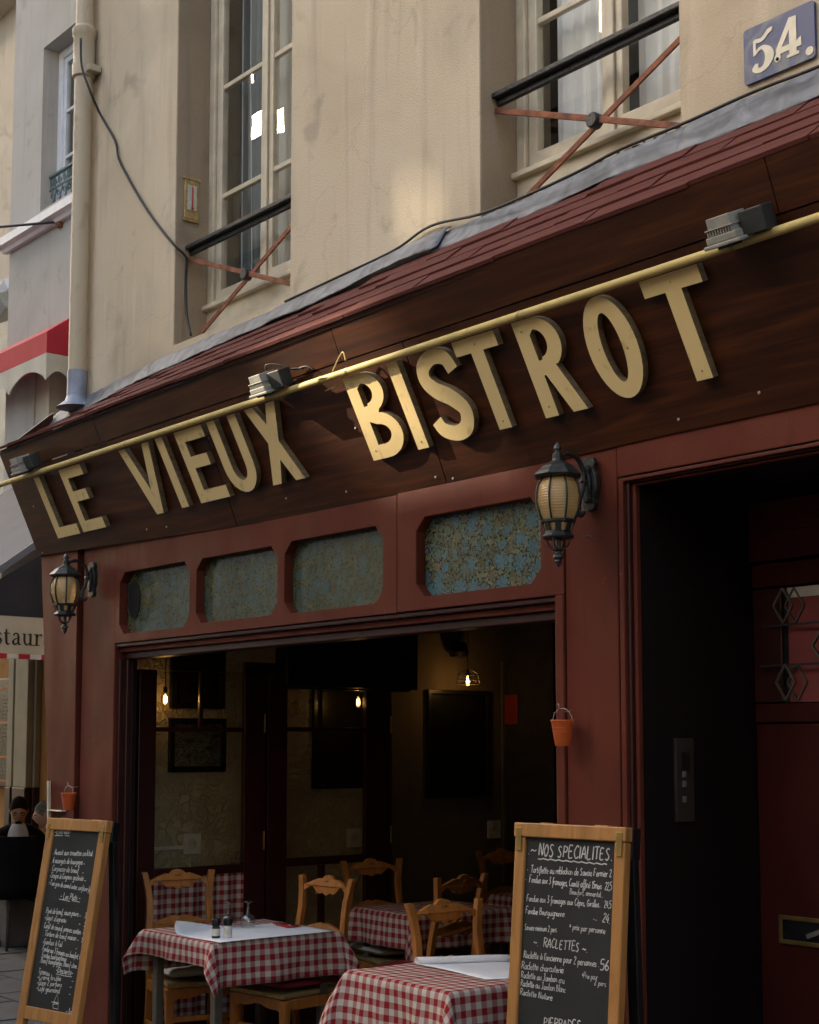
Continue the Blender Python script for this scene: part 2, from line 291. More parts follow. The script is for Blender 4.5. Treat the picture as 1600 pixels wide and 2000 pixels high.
# ------------------------------------------------------------------ mesh helpers
OFF = {}
class MB:
    def __init__(s): s.v = []; s.f = []; s.mi = []; s.uv = None
    def add(s, vs_, fs, mi=0):
        o = len(s.v); s.v += [Vector(p) for p in vs_]; s.f += [tuple(o + i for i in f) for f in fs]; s.mi += [mi] * len(fs); return s
    def box(s, x0, x1, y0, y1, z0, z1, mi=0):
        return s.add([(x0, y0, z0), (x1, y0, z0), (x1, y1, z0), (x0, y1, z0), (x0, y0, z1), (x1, y0, z1), (x1, y1, z1), (x0, y1, z1)],
                     [(0, 3, 2, 1), (4, 5, 6, 7), (0, 1, 5, 4), (1, 2, 6, 5), (2, 3, 7, 6), (3, 0, 4, 7)], mi)
    def obox(s, c, u, v, w, mi=0):                     # oriented box, half vectors
        c, u, v, w = map(Vector, (c, u, v, w))
        P = [c + u * a + v * b_ + w * d for d in (-1, 1) for a, b_ in ((-1, -1), (1, -1), (1, 1), (-1, 1))]
        return s.add(P, [(0, 3, 2, 1), (4, 5, 6, 7), (0, 1, 5, 4), (1, 2, 6, 5), (2, 3, 7, 6), (3, 0, 4, 7)], mi)
    def bar(s, a, b_, w, h, up=(0, 0, 1), mi=0):       # rectangular bar from a to b
        a, b_, up = Vector(a), Vector(b_), Vector(up); d = (b_ - a); n = d.cross(up).normalized(); q = n.cross(d).normalized()
        return s.obox((a + b_) / 2, d / 2, n * w / 2, q * h / 2, mi)
    def prism(s, outline, holes, fn, mi=0, mi_side=None):  # fn(p2, 0|1) -> 3D; 0 front, 1 back
        mi_side = mi if mi_side is None else mi_side
        loops = [outline] + list(holes); flat = [p for l in loops for p in l]
        tri = tessellate_polygon([[Vector((p[0], p[1], 0)) for p in l] for l in loops])
        o = len(s.v); n = len(flat)
        s.v += [Vector(fn(p, 0)) for p in flat] + [Vector(fn(p, 1)) for p in flat]
        for a, b_, c in tri:
            s.f += [(o + a, o + b_, o + c), (o + n + c, o + n + b_, o + n + a)]; s.mi += [mi, mi]
        k = 0
        for l in loops:
            m_ = len(l)
            for i in range(m_):
                j = (i + 1) % m_
                s.f.append((o + k + i, o + k + j, o + n + k + j, o + n + k + i)); s.mi.append(mi_side)
            k += m_
        return s
    def tube(s, pts, r, seg=8, closed=False, cap=True, mi=0):
        pts = [Vector(p) for p in pts]; n = len(pts); rr = r if isinstance(r, (list, tuple)) else [r] * n
        o = len(s.v); up = None
        for i, p in enumerate(pts):
            a = pts[i - 1] if i or closed else p; b_ = pts[(i + 1) % n] if i < n - 1 or closed else p
            d = (b_ - a).normalized()
            if up is None: up = Vector((0, 0, 1)) if abs(d.z) < 0.9 else Vector((1, 0, 0))
            x = d.cross(up).normalized(); up = x.cross(d).normalized()
            for k in range(seg):
                t_ = 2 * math.pi * k / seg; s.v.append(p + (x * math.cos(t_) + up * math.sin(t_)) * rr[i])
        for i in range(n if closed else n - 1):
            for k in range(seg):
                i2 = (i + 1) % n; k2 = (k + 1) % seg
                s.f.append((o + i * seg + k, o + i * seg + k2, o + i2 * seg + k2, o + i2 * seg + k)); s.mi.append(mi)
        if cap and not closed:
            s.f.append(tuple(o + k for k in range(seg))); s.f.append(tuple(o + (n - 1) * seg + k for k in reversed(range(seg)))); s.mi += [mi, mi]
        return s
    def lathe(s, prof, c=(0, 0, 0), seg=16, mi=0, ph=0.0, cap=True):
        c = Vector(c); o = len(s.v)
        for r, z in prof:
            for k in range(seg):
                t_ = 2 * math.pi * k / seg + ph; s.v.append(c + Vector((r * math.cos(t_), r * math.sin(t_), z)))
        for i in range(len(prof) - 1):
            for k in range(seg):
                k2 = (k + 1) % seg
                s.f.append((o + i * seg + k, o + i * seg + k2, o + (i + 1) * seg + k2, o + (i + 1) * seg + k)); s.mi.append(mi)
        if cap:
            s.f.append(tuple(o + k for k in reversed(range(seg)))); s.f.append(tuple(o + (len(prof) - 1) * seg + k for k in range(seg))); s.mi += [mi, mi]
        return s
    def ball(s, c, rx, ry=None, rz=None, nu=14, nv=9, mi=0):
        ry = ry or rx; rz = rz or rx; o = len(s.v); c = Vector(c)
        for j in range(nv + 1):
            ph = -math.pi / 2 + math.pi * j / nv
            for i in range(nu):
                t_ = 2 * math.pi * i / nu; s.v.append(c + Vector((rx * math.cos(ph) * math.cos(t_), ry * math.cos(ph) * math.sin(t_), rz * math.sin(ph))))
        for j in range(nv):
            for i in range(nu):
                i2 = (i + 1) % nu; s.f.append((o + j * nu + i, o + j * nu + i2, o + (j + 1) * nu + i2, o + (j + 1) * nu + i)); s.mi.append(mi)
        return s
    def grid(s, fn, nu, nv, mi=0):                      # fn(i,j) -> 3D point; also records uv if fn returns (p, uv)
        o = len(s.v); uvs = []
        for j in range(nv + 1):
            for i in range(nu + 1):
                p = fn(i, j)
                if isinstance(p, tuple) and len(p) == 2: uvs.append(p[1]); p = p[0]
                s.v.append(Vector(p))
        for j in range(nv):
            for i in range(nu):
                a = o + j * (nu + 1) + i; s.f.append((a, a + 1, a + nu + 2, a + nu + 1)); s.mi.append(mi)
        if uvs: s.uv = (s.uv or []) + uvs
        return s
    def build(s, name, mats, parent=None, smooth=False, bevel=0.0, **kw):
        off = OFF.get(parent.name, Vector()) if parent else Vector()
        me = bpy.data.meshes.new(name); me.from_pydata([p - off for p in s.v], [], s.f)
        for m_ in ([mats] if isinstance(mats, str) else mats): me.materials.append(MATS[m_])
        me.polygons.foreach_set('material_index', s.mi)
        if s.uv:
            l = me.uv_layers.new(name='UVMap')
            for lp in me.loops: l.data[lp.index].uv = s.uv[lp.vertex_index]
        if smooth:
            for p in me.polygons: p.use_smooth = True
        import bmesh
        bm_ = bmesh.new(); bm_.from_mesh(me); bmesh.ops.recalc_face_normals(bm_, faces=bm_.faces); bm_.to_mesh(me); bm_.free()
        if smooth == 'auto':
            me.set_sharp_from_angle(angle=R_(40))
        me.update()
        o = bpy.data.objects.new(name, me); COL.objects.link(o)
        if parent: o.parent = parent; OFF[o.name] = off
        if bevel:
            b_ = o.modifiers.new('bevel', 'BEVEL'); b_.width = bevel; b_.segments = 2; b_.limit_method = 'ANGLE'; b_.angle_limit = R_(40)
        if 'label' in kw: tag(o, **kw)
        for k in ('kind',):
            if k in kw: o[k] = kw[k]
        return o
def tag(o, label=None, cat=None, group=None, kind=None):
    if label: o['label'] = label
    if cat: o['category'] = cat
    if group: o['group'] = group
    if kind: o['kind'] = kind
    return o
def thing(name, label, cat, loc=(0, 0, 0), rotz=None, group=None):   # rotz given -> children are built in local coordinates
    o = bpy.data.objects.new(name, None); COL.objects.link(o); o.location = loc; o.empty_display_size = 0.1
    if rotz is not None: o.rotation_euler = (0, 0, R_(rotz)); OFF[o.name] = Vector()
    else: OFF[o.name] = Vector(loc)
    tag(o, label, cat, group); return o
def copy_tree(o, parent=None):
    c = o.copy(); COL.objects.link(c); c.parent = parent
    for ch in o.children: copy_tree(ch, c)
    return c
def catmull(pts, n=4, closed=False):
    P = [Vector(p) for p in pts]; out = []; m_ = len(P)
    for i in range(m_ if closed else m_ - 1):
        a = P[(i - 1) % m_] if closed or i > 0 else P[0]; b_ = P[i]; c = P[(i + 1) % m_]; d = P[(i + 2) % m_] if closed or i < m_ - 2 else P[-1]
        for k in range(n):
            t_ = k / n
            out.append(0.5 * ((2 * b_) + (c - a) * t_ + (2 * a - 5 * b_ + 4 * c - d) * t_ * t_ + (3 * b_ - a - 3 * c + d) * t_ ** 3))
    if not closed: out.append(P[-1])
    return out
def rect(x0, x1, z0, z1): return [(x0, z0), (x1, z0), (x1, z1), (x0, z1)]
def xz(y0, y1): return lambda p, k: (p[0], y1 if k else y0, p[1])
def yz(x0, x1): return lambda p, k: (x1 if k else x0, p[0], p[1])
# ================================================================== SETTING
FY = 3.95          # front of the timber shopfront
WY = 4.05          # rendered wall of the upper floor
GY = 4.29          # window plane in the reveals
street = MB().grid(lambda i, j: (-60 + 10 * i, -40 + 10 * j, -0.03), 12, 10).build('street', 'paving_bed', kind='structure')
def paving_field(x0, x1, y0, y1, sx, sy, gap=0.008):
    me_cache = []
    for k in range(4):
        b = MB(); h = 0.0; b.box(-sx / 2 + gap, sx / 2 - gap, -sy / 2 + gap, sy / 2 - gap, -0.05, 0.0)
        me_cache.append(b)
    first = []
    j = 0; y = y0
    while y < y1:
        x = x0 + (sx / 2 if j % 2 else 0)
        while x < x1:
            k = random.randrange(4)
            if len(first) <= k:
                o = me_cache[len(first)].build('paving_stone', 'paving', street, bevel=0.006); first.append(o)
            else:
                o = first[k].copy(); COL.objects.link(o); o.parent = street
            o.location = (x, y, random.uniform(-0.004, 0.004)); o.rotation_euler = (R_(random.uniform(-.25, .25)), R_(random.uniform(-.25, .25)), R_(random.uniform(-.3, .3)))
            x += sx
        y += sy; j += 1
paving_field(-12.9, -7.6, 2.6, 5.6, 0.62, 0.40)
MB().box(-60, -13.2, -4.2, 5.6, -0.05, -0.004).box(-13.2, -7.3, -4.2, 2.4, -0.05, -0.004).box(-7.27, 12, -4.2, 3.9, -0.05, -0.004).build('pavement', 'paving', kind='structure')

# ================================================================== BISTRO BUILDING
bis = thing('bistro_building', 'ochre rendered old building above the timber bistro front', 'building', (-4, 4.05, 0))
W1 = (-6.945, -5.832); W2 = (-4.452, -3.372); WZ0, WZ1 = 3.975, 6.75
BX0, BX1 = -7.99, 3.2
MB().prism(rect(BX0, BX1, 3.4, 19), [rect(*W1, 3.87, WZ1)[::-1], rect(*W2, 3.88, WZ1)[::-1]], xz(WY, WY + 0.42)).build('wall', 'stucco', bis)
MB().box(BX0, BX0 + 0.14, WY + 0.425, 9.0, 0, 19).build('side_wall', 'stucco', bis)
MB().box(BX0, BX1, 9.0, 9.3, 0, 19).box(BX1 - 0.3, BX1, WY + 0.425, 9.0, 0, 19).box(BX0, BX1, WY, 9.3, 19.003, 19.2).build('rear_wall', 'stucco', bis)
MB().box(BX0 + 0.302, BX1 - 0.302, WY + 0.425, 8.998, 3.05, 3.25).build('upper_floor', 'dark_room', bis)
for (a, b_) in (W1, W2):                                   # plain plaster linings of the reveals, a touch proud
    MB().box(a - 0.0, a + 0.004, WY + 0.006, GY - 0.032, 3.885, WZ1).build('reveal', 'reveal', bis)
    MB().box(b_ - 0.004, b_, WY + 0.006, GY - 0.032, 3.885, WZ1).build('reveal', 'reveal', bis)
# casement windows
def window(x0, x1, curtain, bars):
    z0 = WZ0 + 0.035; z1 = WZ1; y0, y1 = GY - 0.03, GY + 0.05
    w = MB().prism(rect(x0, x1, z0, z1), [rect(x0 + 0.055, x1 - 0.055, z0 + 0.10, z1 - 0.06)[::-1]], xz(y0, y1)).box(x0 - .0, x1 + .0, y0 - 0.035, y0 - 0.002, z0 + 0.085, z0 + 0.112).build('window', 'window_paint', bis, bevel=0.006)
    xm = (x0 + x1) / 2
    for a, b_ in ((x0 + 0.058, xm - 0.004), (xm + 0.004, x1 - 0.058)):
        zc0 = z0 + 0.105; zc1 = z1 - 0.065; st = 0.052
        cs = MB().prism(rect(a, b_, zc0, zc1), [rect(a + st, b_ - st, zc0 + 0.085, zc1 - st)[::-1]], xz(GY - 0.012, GY + 0.03))
        cuts = [zc0 + 0.085] + [q for q in bars] + [zc1 - st]
        for q in bars: cs.box(a + st - 0.002, b_ - st + 0.002, GY - 0.006, GY + 0.022, q - 0.014, q + 0.014)
        cs.build('casement', 'window_paint', w, bevel=0.005)
        for q0, q1 in zip(cuts, cuts[1:]):
            lo, hi = q0 + (0.014 if q0 in bars else 0), q1 - (0.014 if q1 in bars else 0)
            tx, ty = random.uniform(-.006, .006), random.uniform(-.006, .006)
            MB().add([(a + st, GY + 0.006 + tx, lo), (b_ - st, GY + 0.006 - tx, lo), (b_ - st, GY + 0.006 - tx + ty, hi), (a + st, GY + 0.006 + tx + ty, hi)], [(0, 1, 2, 3)]).build('pane', 'window_glass', w)
    if xm < -5:                                             # meeting stile cover strip
        pass
    MB().box(xm - 0.022, xm + 0.022, GY - 0.028, GY - 0.013, z0 + 0.12, z1 - 0.07).build('cover_strip', 'window_paint', w, bevel=0.006)
    bx = MB().box(x0 - 0.3, x1 + 0.3, GY + 0.16, GY + 1.9, 3.3, 3.32); bx.box(x0 - 0.3, x1 + 0.3, GY + 1.9, GY + 1.92, 3.3, 7.4).box(x0 - 0.3, x0 - 0.28, GY + 0.2, GY + 1.9, 3.3, 7.4).box(x1 + 0.28, x1 + 0.3, GY + 0.2, GY + 1.9, 3.3, 7.4).box(x0 - .3, x1 + .3, GY + .2, GY + 1.9, 7.4, 7.42)
    bx.build('room', 'dark_room', w)
    if curtain == 'net':
        for a, b_ in ((x0 + 0.10, xm - 0.02), (xm + 0.02, x1 - 0.06)):
            MB().grid(lambda i, j: (a + 0.02 + (b_ - a - 0.02) * i / 40, GY + 0.10 + 0.012 * math.sin(i * 0.9) + 0.006 * math.sin(i * 2.3 + 1), z0 + 0.05 + j * 1.4), 40, 2).build('net_curtain', 'net_curtain', w, smooth=True)
    else:
        a, b_ = x0 + 0.09, x0 + 0.36
        MB().grid(lambda i, j: (a + (b_ - a) * i / 30, GY + 0.12 + 0.02 * math.sin(i * 0.8), z0 + 0.05 + j * 1.4), 30, 2).build('curtain', 'grey_curtain', w, smooth=True)
        cd = MB()
        for cx_, dx in ((x0 + 0.17, 0.0), (x0 + 0.25, 0.02)): cd.tube([(cx_, GY + 0.075, 6.5), (cx_ + 0.01, GY + 0.075, 5.4), (cx_ + 0.02 + dx, GY + 0.075, 4.32)], 0.0028, 5)
        cd.tube(catmull([(x0 + 0.19, GY + 0.075, 4.32), (x0 + 0.22, GY + 0.075, 4.22), (x0 + 0.27, GY + 0.075, 4.22), (x0 + 0.29, GY + 0.075, 4.32)], 5), 0.0028, 5)
        cd.build('blind_cord', 'stripe_white', w)
        MB().grid(lambda i, j: (x0 + 0.38 + (x1 - x0 - 0.42) * i / 40, GY + 0.13 + 0.006 * math.sin(i * 1.1), z0 + 0.05 + j * 1.4), 40, 2).build('reflection_sheet', 'cream_reflection', w, smooth=True)  # pale sheet added behind the glass in place of a reflection
    return w
window(*W1, 'grey', [4.735, 5.362, 5.99])
window(*W2, 'net', [4.775, 5.40, 6.02])
# crumbling mortar under the windows and along the wall foot
def zfoot(x):                                              # top edge of the lead apron along the wall
    P = [(-8.3, 3.73), (-7.95, 3.757), (-7.354, 3.798), (-6.537, 3.821), (-5.62, 3.832), (-4.855, 3.875), (-4.2, 3.878), (-3.65, 3.906), (-3.17, 3.912), (-2.85, 3.909), (4, 3.905)]
    for (a, b_), (c, d) in zip(P, P[1:]):
        if a <= x <= c: return b_ + (d - b_) * (x - a) / (c - a)
    return P[-1][1]
for (a, b_) in (W1, W2):
    mo = MB(); n_ = 60
    def fm(i, j, a=a, b_=b_):
        x = a + (b_ - a) * i / n_; rr = random.Random(i * 7 + j); t_ = j / 6
        return (x, WY - 0.012 + 0.20 * t_ + rr.uniform(-.012, .012), zfoot(x) + 0.0 + 0.045 * math.sin(min(1, t_ * 1.6) * 1.57) + rr.uniform(-.012, .012))
    mo.grid(fm, n_, 6).build('crumbling_sill', 'crumbled_mortar', bis)
# wooden apron board below each casement
for (a, b_) in (W1, W2):
    MB().box(a + 0.01, b_ - 0.002, GY - 0.05, GY - 0.033, 3.86, WZ0 + 0.034).build('sill_board', 'window_paint', bis, bevel=0.004)

# ---- window guards
def guard(x0, x1, label):
    g = thing('window_guard', label, 'window guard', (x0, 4.14, 3.95), group='iron guards across the upper windows')
    y = 4.14
    MB().bar((x0, y, 4.432), (x1, y, 4.432), 0.055, 0.022).bar((x0, y + 0.012, 4.407), (x1, y + 0.012, 4.407), 0.022, 0.026).build('top_rail', 'black_iron', g, bevel=0.004)
    MB().bar((x0 + 0.005, y - 0.008, 4.372), (x1, y - 0.008, 3.945), 0.010, 0.026).build('diagonal_bar', 'rust_iron', g, bevel=0.003)
    MB().bar((x0 + 0.10, y + 0.006, 3.915), (x1, y + 0.006, 4.345), 0.010, 0.026).build('diagonal_bar', 'rust_iron', g, bevel=0.003)
    xm = x0 + (x1 - x0) * 0.535
    b = MB(); b.lathe([(0.0, -0.03), (0.026, -0.03), (0.031, -0.024), (0.031, 0.012), (0.02, 0.016)], (0, 0, 0), 18)
    b.v = [Vector((xm + p.x, y + p.z, 4.137 + p.y)) for p in b.v]
    b.build('boss', 'black_iron', g, smooth='auto')
guard(W1[0] + 0.004, W1[1] - 0.004, 'iron window guard with crossed bars beside the thermometer')
guard(W2[0] + 0.004, W2[1] - 0.004, 'iron window guard with crossed bars at the white curtained window')

# ---- downpipe
dp = thing('downpipe', 'cream rain pipe running down the left edge of the ochre wall', 'rain pipe', (-7.945, 3.985, 3.76))
px_, py_ = -7.945, 3.985
MB().lathe([(0.054, 3.9), (0.054, 9.4)], (px_, py_, 0), 24).build('pipe', 'downpipe_paint', dp, smooth='auto')
MB().lathe([(0.056, 5.72), (0.069, 5.73), (0.071, 5.80), (0.065, 5.82), (0.065, 5.98), (0.073, 5.99), (0.073, 6.03), (0.056, 6.05)], (px_, py_, 0), 24).build('collar', 'downpipe_paint', dp, smooth='auto')
MB().box(px_ + 0.05, px_ + 0.11, py_ - 0.02, py_ + 0.06, 5.74, 5.78).build('bracket', 'downpipe_paint', dp, bevel=0.004)
MB().lathe([(0.060, 3.70), (0.058, 3.90), (0.0575, 3.915)], (px_, py_, 0), 24).lathe([(0.12, 3.69), (0.07, 3.73), (0.0605, 3.76)], (px_, py_, 0), 18).build('lead_sleeve', 'lead', dp, smooth='auto')

# ---- cables
def P3(px, py, Y): return onY(px, py, Y)
tag(MB().tube(catmull([P3(158, 75, 3.92), P3(160, 130, 3.92), P3(175, 175, 3.94), P3(197, 225, 4.03), P3(225, 275, 4.035), P3(232, 310, 4.035), P3(252, 350, 4.035), P3(275, 390, 4.035), P3(305, 435, 4.035), P3(340, 478, 4.04), P3(360, 497, 4.09), P3(365, 512, 4.11), P3(363, 560, 4.12), P3(365, 615, 4.10), P3(373, 655, 4.08)], 5), 0.0075, 6).build('cable', 'cable_black', smooth=True),
    'thin black cable sagging from the rain pipe to the window guard', 'cable')
def foot(x, dz, dy): return (x, WY - dy, zfoot(x) + dz)
pts = [foot(-5.86, 0.03, 0.012), foot(-5.4, 0.03, 0.015), foot(-5.0, 0.022, 0.02), foot(-4.75, 0.055, 0.02), foot(-4.4, -0.002, 0.055), foot(-4.1, -0.018, 0.07), foot(-3.8, -0.030, 0.085), foot(-3.6, -0.012, 0.07), foot(-3.3, -0.022, 0.08), foot(-3.0, -0.002, 0.06), foot(-2.7, -0.012, 0.07), foot(-2, -0.01, 0.07), foot(2.8, -0.01, 0.07)]
tag(MB().tube(catmull(pts, 6), 0.006, 6).build('cable', 'cable_black', smooth=True), 'black cable lying along the lead strip above the shingles', 'cable')

# ---- enamel number plate
a = onY(1453, 62, WY - 0.01); b_ = onY(1594, 108, WY - 0.01); pb = onY(1456, 169, WY - 0.01)
nx0, nx1 = a.x, b_.x; nz1 = a.z; nz0 = pb.z
plate = thing('house_number_plate', 'chipped blue enamel number plate reading 54 on the wall', 'number plate', (nx0, WY, nz0))
pw, ph = nx1 - nx0, nz1 - nz0
def rr_(x0, x1, z0, z1, r, n_=4):
    o = []
    for cx_, cz, a0 in ((x1 - r, z0 + r, -90), (x1 - r, z1 - r, 0), (x0 + r, z1 - r, 90), (x0 + r, z0 + r, 180)):
        for k in range(n_ + 1): t_ = R_(a0 + 90 * k / n_); o.append((cx_ + r * math.cos(t_), cz + r * math.sin(t_)))
    return o
MB().prism(rr_(nx0, nx1, nz0, nz1, 0.012), [], xz(WY - 0.014, WY - 0.002)).build('plate', 'blue_enamel', plate, bevel=0.003)
def lib(p): return (nx0 + pw * p[0], nz0 + ph * p[1])
def ribbon(pts, ws):                                        # closed outline around a centre line
    pts = [Vector(p) for p in pts]; L, Rr = [], []
    for i, p in enumerate(pts):
        d = (pts[min(i + 1, len(pts) - 1)] - pts[max(i - 1, 0)]).normalized(); n_ = Vector((-d.y, d.x)) * ws[i] / 2
        L.append(p + n_); Rr.append(p - n_)
    return [tuple(p) for p in L + Rr[::-1]]
def wcat(pw_, n_=5):
    c = catmull([Vector((p[0], p[1], p[2])) for p in pw_], n_); return [(p.x, p.y) for p in c], [p.z for p in c]
five = wcat([(0.20, 0.30, 0.05), (0.17, 0.22, 0.09), (0.23, 0.165, 0.085), (0.32, 0.20, 0.10), (0.375, 0.33, 0.125), (0.355, 0.47, 0.11), (0.28, 0.555, 0.07), (0.21, 0.53, 0.05), (0.165, 0.47, 0.035)])
topf = wcat([(0.165, 0.73, 0.05), (0.22, 0.70, 0.075), (0.28, 0.705, 0.07), (0.34, 0.77, 0.06), (0.385, 0.82, 0.085), (0.385, 0.85, 0.05)])
pl = MB(); fy = xz(WY - 0.0165, WY - 0.0135)
pl.prism([lib(p) for p in ribbon(*five)], [], fy); 
pl.prism([lib(p) for p in ribbon(*topf)], [], xz(WY - 0.0168, WY - 0.0135))
pl.prism([lib(p) for p in [(0.145, 0.46), (0.18, 0.46), (0.185, 0.745), (0.145, 0.735)]], [], xz(WY - 0.0162, WY - 0.0135))
pl.build('numeral_five', 'cream_enamel', plate)
four = MB().prism([lib(p) for p in [(0.62, 0.17), (0.79, 0.17), (0.79, 0.215), (0.755, 0.23), (0.755, 0.30), (0.82, 0.30), (0.82, 0.46), (0.785, 0.44), (0.755, 0.405), (0.755, 0.86), (0.655, 0.87), (0.47, 0.40), (0.47, 0.30), (0.655, 0.30), (0.655, 0.23), (0.62, 0.215)]], [[lib(p) for p in [(0.55, 0.405), (0.655, 0.405), (0.655, 0.66)]][::-1]], fy)
four.prism([lib((0.49 + 0.045 * math.cos(k * .5236), 0.245 + 0.075 * math.sin(k * .5236))) for k in range(12)], [], xz(WY - 0.0168, WY - 0.0135))
four.build('numeral_four', 'cream_enamel', plate)
MB().prism([lib((0.93 + 0.055 * math.cos(k * .5236), 0.135 + 0.075 * math.sin(k * .5236))) for k in range(12)], [], fy).build('full_stop', 'cream_enamel', plate)
b = MB().ball((lib((0.49, 0.225))[0], WY - 0.018, lib((0.49, 0.225))[1]), 0.006); b.build('nail', 'black_iron', plate, smooth=True)

# ---- thermometer on the reveal
X = W1[0] + 0.006
t0 = onX(377, 352, X + 0.02); t1 = onX(377, 428, X + 0.02)
th = thing('thermometer', 'small gilt thermometer screwed to the shaded window reveal', 'thermometer', (X, t0.y, t1.z))
zc0, zc1, yc = t1.z, t0.z, t0.y; hw = 0.045
MB().box(X, X + 0.012, yc - hw, yc + hw, zc0, zc1).box(X, X + 0.014, yc - hw - 0.01, yc + hw + 0.01, zc1 + 0.001, zc1 + 0.018).box(X, X + 0.014, yc - hw - 0.005, yc + hw + 0.005, zc0 - 0.015, zc0 - 0.001).build('back_plate', 'gilt', th, bevel=0.003)
MB().box(X + 0.0125, X + 0.016, yc - 0.028, yc + 0.028, zc0 + 0.05, zc1 - 0.03).build('scale', 'mill_label', th)
MB().tube([(X + 0.02, yc, zc0 + 0.06), (X + 0.02, yc, zc1 - 0.04)], 0.004, 8).ball((X + 0.02, yc, zc0 + 0.06), 0.008).build('glass_tube', 'red_napkin', th, smooth=True)

# ================================================================== CANOPY: lead strip, shingles, sign board
can = thing('shingled_canopy', 'long red shingled canopy leaning out over the bistro sign', 'canopy', (-4, 3.8, 3.46))
XL, XR = -8.285, 3.0
def ztop(x): return 3.442 + (x + 8.26) * 0.0094
def zback(x):
    P = [(-8.3, 3.62), (-7.35, 3.682), (-6.54, 3.716), (-5.62, 3.732), (-4.855, 3.773), (-4.2, 3.762), (-3.65, 3.782), (-3.17, 3.777), (4, 3.777)]
    for (a, b_), (c, d) in zip(P, P[1:]):
        if a <= x <= c: return b_ + (d - b_) * (x - a) / (c - a)
    return P[0][1] if x < P[0][0] else P[-1][1]
SHW, NCOURSE = 0.46, 4
sh_cache = {}
import bmesh
def shingle_mesh(wd, ln, wob):
    b = MB(); b.prism([(0.003, 0), (wd - 0.003, wob), (wd - 0.003, ln), (0.003, ln)], [], lambda p, k: (p[0], p[1], -0.004 if k else 0.004)); return b
for cidx in range(NCOURSE):
    x = XL + (0.0 if cidx % 2 else -SHW / 2)
    while x < 1.0:
        x0 = max(x, XL); x1 = x + SHW
        if x1 - x0 > 0.03:
            wd = x1 - x0
            key = (round(wd, 3), random.randrange(3))
            def base_pt(xx, t_):                            # t 0 eave .. 1 back
                A = Vector((xx, 3.625, ztop(xx) - 0.012)); B_ = Vector((xx, 3.968, zback(xx) - 0.004)); return A + (B_ - A) * t_
            p0 = base_pt(x0, cidx / NCOURSE); p1 = base_pt(x0, (cidx + 1.25) / NCOURSE); d = (p1 - p0)
            if key not in sh_cache:
                sh_cache[key] = shingle_mesh(wd, 1.0, (key[1] - 1) * 0.02).build('shingle', 'shingle_felt')
                o = sh_cache[key]; o.parent = can
            else:
                o = sh_cache[key].copy(); COL.objects.link(o); o.parent = can
            slope = math.atan2(d.z, d.y); slen = d.length
            o.location = p0 - OFF[can.name] + Vector((0, -0.004 * 0, 0.012 + random.uniform(0, .004)))
            o.rotation_euler = (slope - R_(3.2), R_(random.uniform(-.25, .25)) - R_(0.54), 0); o.scale = (1, slen, 1.8)
        x += SHW
MB().grid(lambda i, j: (XL + (XR - XL) * i / 40, 3.64 + 0.36 * j, (ztop(XL + (XR - XL) * i / 40) - 0.02) * (1 - j) + (zback(XL + (XR - XL) * i / 40) - 0.02) * j), 40, 1).build('roof_boarding', 'dark_red_wood', can)
# lead apron, dented
def lead_strip(x0, x1, lift):
    n_ = max(6, int((x1 - x0) / 0.045))
    def fl(i, j):
        x = x0 + (x1 - x0) * i / n_; rr = random.Random(int(x * 977) * 31 + j)
        yy, fr = [(WY - 0.002, -0.10), (WY - 0.015, -0.04), (WY - 0.03, 0.16), (WY - 0.048, 0.42), (WY - 0.064, 0.68), (WY - 0.080, 0.94), (WY - 0.086, 1.06)][j]
        amp = 0.0035 if 1 < j else 0.0015
        return (x, yy - lift - rr.uniform(0, amp), zfoot(x) + (zback(x) + 0.012 - zfoot(x)) * fr + lift + 0.004 * math.sin(x * 5.3 + j * .4) * (j > 1) + rr.uniform(-amp, amp))
    o = MB().grid(fl, n_, 6).build('lead_strip', 'zinc', can, smooth=True); md = o.modifiers.new('thickness', 'SOLIDIFY'); md.thickness = 0.003
for x0, x1, l in ((XL, -7.2, 0), (-7.22, -5.9, 0.004), (-5.92, -4.62, 0.010), (-4.66, -3.3, 0.0), (-3.32, -1.5, 0.004), (-1.52, 1.5, 0)): lead_strip(x0, x1, l)
# sign board panels lean outwards
YB, ZB, YT, ZT = 3.93, 2.80, 3.653, 3.442
SN = Vector((0, -(ZT - ZB), (YT - YB))).normalized(); SUPV = Vector((0, YT - YB, ZT - ZB)).normalized()
SP0 = Vector((0, YB, ZB)); SLEN = math.hypot(YT - YB, ZT - ZB)
def sgn(x, s, o=0.0): p = SP0 + SUPV * s + SN * o; return (x, p.y, p.z)
def sbot(x):
    P = [(-8.262, 0.036), (-6.022, -0.035), (-4.849, -0.049), (-4.508, -0.047), (-3.509, -0.024), (-2.735, -0.021), (3.2, -0.02)]
    for (a, b_), (c, d) in zip(P, P[1:]):
        if a <= x <= c: return b_ + (d - b_) * (x - a) / (c - a)
    return P[0][1] if x < P[0][0] else P[-1][1]
def stop(x): return SLEN + (x + 8.26) * 0.0098
seams = [XL + 0.023, -6.115, -4.545, -2.2, 0.4, XR]
for a, b_ in zip(seams, seams[1:]):
    n_ = 6; xs = [a + 0.003 + (b_ - a - 0.006) * i / n_ for i in range(n_ + 1)]
    cut = 0.565
    MB().prism([(x, sbot(x)) for x in xs] + [(x, cut - 0.003 + 0.004 * (x + 5)) for x in xs[::-1]], [], lambda p, k: sgn(p[0], p[1], -0.02 if k else 0.0)).build('board_panel', 'sign_wood', can)
